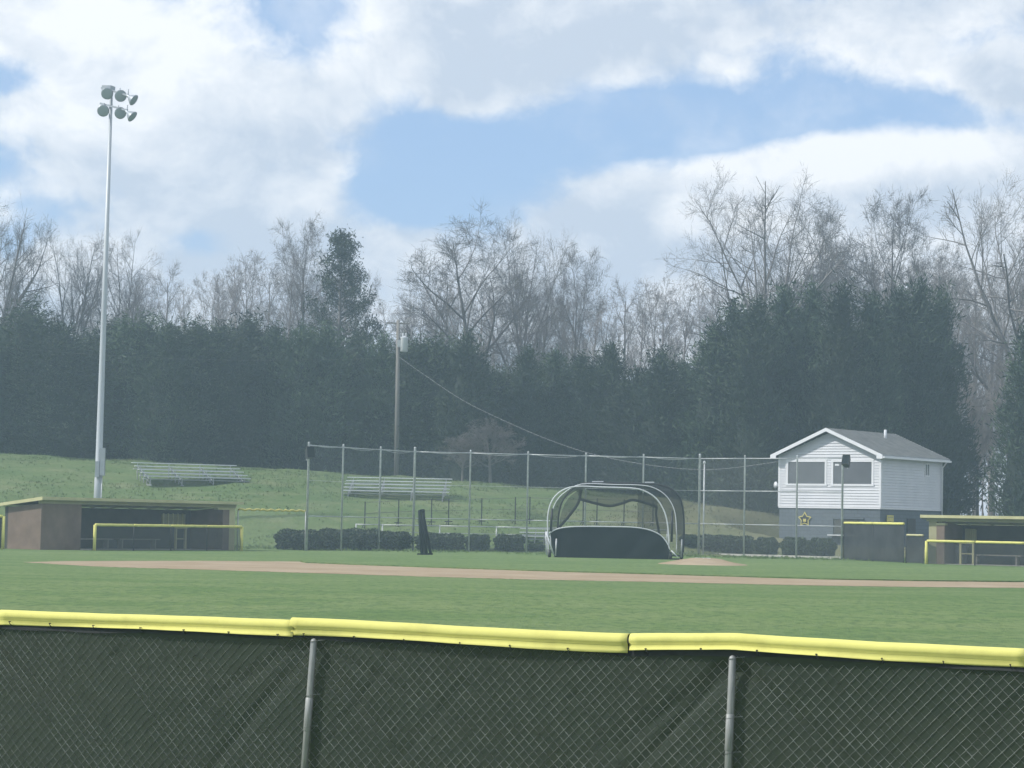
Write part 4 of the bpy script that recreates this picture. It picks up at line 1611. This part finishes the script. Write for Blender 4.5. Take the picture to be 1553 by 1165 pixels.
for (px, py, D, kind, seed, w, label) in FEAT:
    key = {'oak': ('oak', 101 + seed % 4), 'upright': ('upright', 121 + seed % 3)}[kind]
    if key not in FM:
        FM[key] = tree_meshes(key[1], 22.0, kind, 'bark', .0095)
    p = on_ground(px, D, -.2)
    h = at(px, py, D).z - p.z
    tm, cm = FM[key]
    k = h / 22.0
    place_tree('bare_tree', label, 'tree', [('trunk', tm), ('crown', cm)], p, (k * w, k * w, k), vr.uniform(0, 6.28))
# the thin wood behind: alike slim trees
FV = [tree_meshes(200 + k, 18.0, 'slim' if k % 3 else 'upright', 'bark_pale', .009, 2200) for k in range(3)]
tops = [(-80, 440), (0, 450), (60, 440), (140, 420), (240, 385), (330, 378), (420, 372), (500, 390), (580, 425), (640, 415), (700, 400), (800, 410), (900, 412), (960, 415), (1030, 415), (1080, 410), (1200, 385), (1300, 375), (1400, 360), (1470, 380), (1560, 395), (1640, 395)]
px = -70
i = 0
while px < 1640:
    D = vr.uniform(176, 200)
    py = float(np.interp(px, [a for a, _ in tops], [b for _, b in tops])) + vr.uniform(4, 44)
    p = on_ground(px, D, -.2)
    h = at(px, py, D).z - p.z
    me = FV[i % 3]
    k = h / 18.0
    w = vr.uniform(.75, 1.05)
    place_tree('slim_bare_tree', 'slim grey bare tree in the thin wood behind the evergreens', 'tree', [('trunk', me[0]), ('crown', me[1])], p, (k * w, k * w, k), vr.uniform(0, 6.28), 'slim bare trees of the wood behind')
    px += vr.uniform(16, 34)
    i += 1

# the lone pine


def pine_meshes(seed, H):
    rng = np.random.default_rng(seed)
    br = []
    z = np.linspace(0, H, 9)
    tr = [(np.stack([.08 * np.sin(z * .4), .05 * np.cos(z * .3), z], 1), np.interp(z, [0, H], [.24, .04]), 8)]
    cs, ds = [], []
    for k in range(78):
        t = .42 + .55 * (k + rng.random()) / 78
        a = rng.random() * 6.283
        Lb = (1.0 - t) * H * .32 + .30 + rng.random() * .45
        p = np.array([0, 0, t * H])
        d = np.array([math.cos(a), math.sin(a), .25 + .5 * rng.random()])
        d /= np.linalg.norm(d)
        pts = [p + d * Lb * q + np.array([0, 0, .18 * Lb * q * q]) for q in np.linspace(0, 1, 4)]
        br.append((np.array(pts), np.linspace(.06, .02, 4), 4))
        for q in np.linspace(.45, 1, 4):
            c = p + d * Lb * q + np.array([0, 0, .18 * Lb * q * q]) + rng.normal(size=3) * .15
            m = 34
            cs.append(c + rng.normal(size=(m, 3)) * np.array([.24, .24, .2]))
            ds.append(rng.normal(size=(m, 3)) + np.array([0, 0, .5]))
    for k in range(4):
        c = np.array([0, 0, H * (.92 + .024 * k)])
        cs.append(c + rng.normal(size=(46, 3)) * np.array([.34 - .07 * k, .34 - .07 * k, .22]))
        ds.append(rng.normal(size=(46, 3)) + np.array([0, 0, .6]))
    c, d = np.concatenate(cs), np.concatenate(ds)
    n = len(c)
    v, f = leaf_quads(c, d, rng.uniform(.18, .34, n), rng.uniform(.05, .1, n), rng)
    tv, tf = tubes_np(tr)
    bv, bf_ = tubes_np(br)
    return mesh_np('trunk', [(tv, tf, 0)], ['bark']), mesh_np('limbs', [(bv, bf_, 0)], ['bark']), mesh_np('crown', [(v, f, 0)], ['pine_needles'])


p = on_ground(508, 163, -.2)
h = at(508, 352, 163).z - p.z
tm, lm, cm = pine_meshes(77, 18.0)
place_tree('pine_tree', 'dark pine with clumped crown standing above the evergreen row', 'tree', [('trunk', tm), ('limb', lm), ('crown', cm)], p, (h / 18.0 * .95, h / 18.0 * .95, h / 18.0), 1.0)

# leafless brush before the evergreens
BR = [tree_meshes(300, 6.0, 'oak', 'brush', .010, 4000), tree_meshes(301, 6.0, 'oak', 'bark_pale', .010, 4000)]
for px, py, D, label in [(742, 632, 143.5, 'leafless greyish brush tree before the evergreens behind the backstop'), (700, 655, 144, 'small leafless brush at the foot of the evergreens, left of the larger one'),
                         (1482, 560, 150, 'grey leafless tree in the gap right of the pointed evergreens'), (1500, 520, 156, 'leafless tree deep in the gap beside the right edge evergreen'),
                         (1470, 600, 158, 'grey brush low in the gap, hard against the pointed evergreens'), (1490, 630, 162, 'grey brush filling the lower middle of the gap'), (1506, 560, 166, 'grey brush tree farthest back in the gap')]:
    p = on_ground(px, D, -.1)
    h = at(px, py, D).z - p.z
    me = BR[1 if px > 1400 else 0]
    k = h / 6.0
    w = 1.5 if h < 6 else .5
    place_tree('brush_tree', label, 'tree', [('trunk', me[0]), ('crown', me[1])], p, (k * w, k * w, k), vr.uniform(0, 6.28))

# clipped hedge shrubs along the backstop


def shrub_mesh(seed, box):
    rng = np.random.default_rng(seed)
    n = 2600
    u = rng.normal(size=(n, 3))
    u /= np.linalg.norm(u, axis=1, keepdims=True)
    e = 4.0 if box else 2.4
    k = (np.abs(u) ** e).sum(1) ** (-1 / e)
    lump = 1 + .11 * np.sin(u[:, 0] * 7 + seed) * np.sin(u[:, 2] * 6) + .05 * np.sin(u[:, 1] * 9 + u[:, 0] * 4)
    c = u * (k * lump * rng.uniform(.86, 1.09, n))[:, None]
    c[:, 2] = c[:, 2] * .5 + .5
    d = u + rng.normal(size=(n, 3)) * .7
    v, f = leaf_quads(c, d, rng.uniform(.10, .17, n), rng.uniform(.07, .12, n), rng)
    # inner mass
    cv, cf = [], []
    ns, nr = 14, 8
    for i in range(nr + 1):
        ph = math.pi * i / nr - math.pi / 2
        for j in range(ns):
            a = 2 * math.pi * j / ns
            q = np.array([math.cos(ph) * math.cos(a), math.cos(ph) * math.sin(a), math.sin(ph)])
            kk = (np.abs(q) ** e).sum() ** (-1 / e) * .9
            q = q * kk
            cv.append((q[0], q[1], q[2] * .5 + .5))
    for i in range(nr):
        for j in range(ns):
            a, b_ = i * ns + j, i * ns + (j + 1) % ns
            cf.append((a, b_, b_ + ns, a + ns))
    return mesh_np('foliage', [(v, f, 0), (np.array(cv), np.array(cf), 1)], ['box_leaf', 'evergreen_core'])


SHR = [shrub_mesh(1, True), shrub_mesh(2, False), shrub_mesh(3, True)]
stem = MB()
stem.tube([(0, 0, -.1), (.05, 0, .25), (.15, .1, .6)], [.05, .04, .02], 5)
stem.tube([(-.1, 0, -.1), (-.15, .05, .3), (-.3, .1, .6)], [.04, .03, .02], 5)
stem_me = bpy.data.meshes.new('stem')
stem_me.from_pydata([tuple(v) for v in stem.v], [], stem.f)
stem_me.materials.append(MATS['bark'])
HEDGE = [(452, 424, 486, 806, 114.6, 0), (508, 478, 540, 805, 116.5, 2), (552, 528, 582, 805, 118.2, 0), (598, 570, 624, 808, 119.6, 1), (668, 632, 702, 811, 121.6, 0), (725, 709, 742, 813, 121.8, 2), (773, 752, 794, 813, 122, 0), (813, 800, 828, 826, 122.2, 1),
         (1046, 1034, 1062, 812, 124, 1), (1078, 1058, 1100, 813, 123.6, 2), (1118, 1094, 1142, 815, 123, 0), (1162, 1145, 1181, 817, 121.6, 1), (1207, 1184, 1226, 817, 120.6, 1), (1246, 1224, 1266, 818, 120, 1)]
for i, (cx, x0, x1, ytop, D, v) in enumerate(HEDGE):
    p = Vector((xat(cx, D), D, 0))
    p.z = hill(p.x, D)
    hw = (xat(x1, D) - xat(x0, D)) / 2
    h = at(cx, ytop, D).z - p.z
    lab = ('clipped boxwood shrub at the foot of the backstop, %s from its left end' % ORD[i]) if i < 8 else ('clipped boxwood shrub before the announcer building side, %s of six from the left' % ORD[i - 8])
    t = thing('boxwood_shrub', lab, 'shrub', p, 0, 'clipped shrubs along the backstop')
    for nm, me in (('foliage', SHR[v]), ('stem', stem_me)):
        o = bpy.data.objects.new(nm, me)
        COL.objects.link(o)
        o.parent = t
        o.scale = (hw, min(hw, .95), h)
        if nm == 'foliage':
            o.location.z = .03
            o.rotation_euler.z = math.pi * (i % 2)

# concrete kerb under the shrubs on the right, seen below them
kb = MB()
a, c = Vector((xat(1062, 124.2), 123.0, 0)), Vector((xat(1276, 118.4), 118.4, 0))
kb.beam(a + Vector((0, 0, .06)), c + Vector((0, 0, .06)), .18, .14)
tag(kb.build('kerb', 'concrete'), 'pale low kerb below the shrubs at the right of the backstop', 'kerb', kind='structure')

# rough grass on the bank
rng = np.random.default_rng(99)
n = 26000
X = rng.uniform(-36, 34, n)
Y = 113.5 + 33 * rng.random(n)
keep = np.abs(X) < Y * .235
X, Y = X[keep], Y[keep]
clump = np.sin(X * .8 + Y * .5) * np.sin(Y * .9 - X * .3) + np.sin(X * .23 + 1) * np.sin(Y * .31)
k2 = clump + rng.normal(size=len(X)) * .6 > -.1
X, Y = X[k2], Y[k2]
Z = np.array([hill(x, y) for x, y in zip(X, Y)])
m = len(X)
c = np.repeat(np.stack([X, Y, Z], 1), 3, 0) + np.stack([rng.normal(size=3 * m) * .05, rng.normal(size=3 * m) * .05, np.zeros(3 * m)], 1)
hh = np.repeat(rng.uniform(.06, .17, m), 3) * rng.uniform(.7, 1.2, 3 * m)
d = np.stack([rng.normal(size=3 * m) * .35, rng.normal(size=3 * m) * .35, np.ones(3 * m)], 1)
c[:, 2] += hh * .4
v, f = leaf_quads(c, d, hh, np.full(3 * m, .035), rng)
o = bpy.data.objects.new('bank_grass', mesh_np('bank_grass', [(v, f, 0)], ['grass']))
COL.objects.link(o)
tag(o, 'rough tufted grass covering the bank behind the backstop', 'grass', kind='stuff')

# ------------------------------------------------------------------ hazy air
hm = bpy.data.materials.new('haze')
hm.use_nodes = True
t = hm.node_tree
for nd in list(t.nodes):
    t.nodes.remove(nd)
pv = t.nodes.new('ShaderNodeVolumePrincipled')
pv.inputs['Color'].default_value = (.62, .82, 1.0, 1)
pv.inputs['Density'].default_value = .00128
pv.inputs['Anisotropy'].default_value = .3
mo_ = t.nodes.new('ShaderNodeOutputMaterial')
t.links.new(pv.outputs[0], mo_.inputs['Volume'])
MATS['haze'] = hm
tag(MB().box(-395, 395, -165, 435, -3.0, 36).build('haze', 'haze'), 'pale bluish hazy air over the whole field', 'haze', kind='stuff')
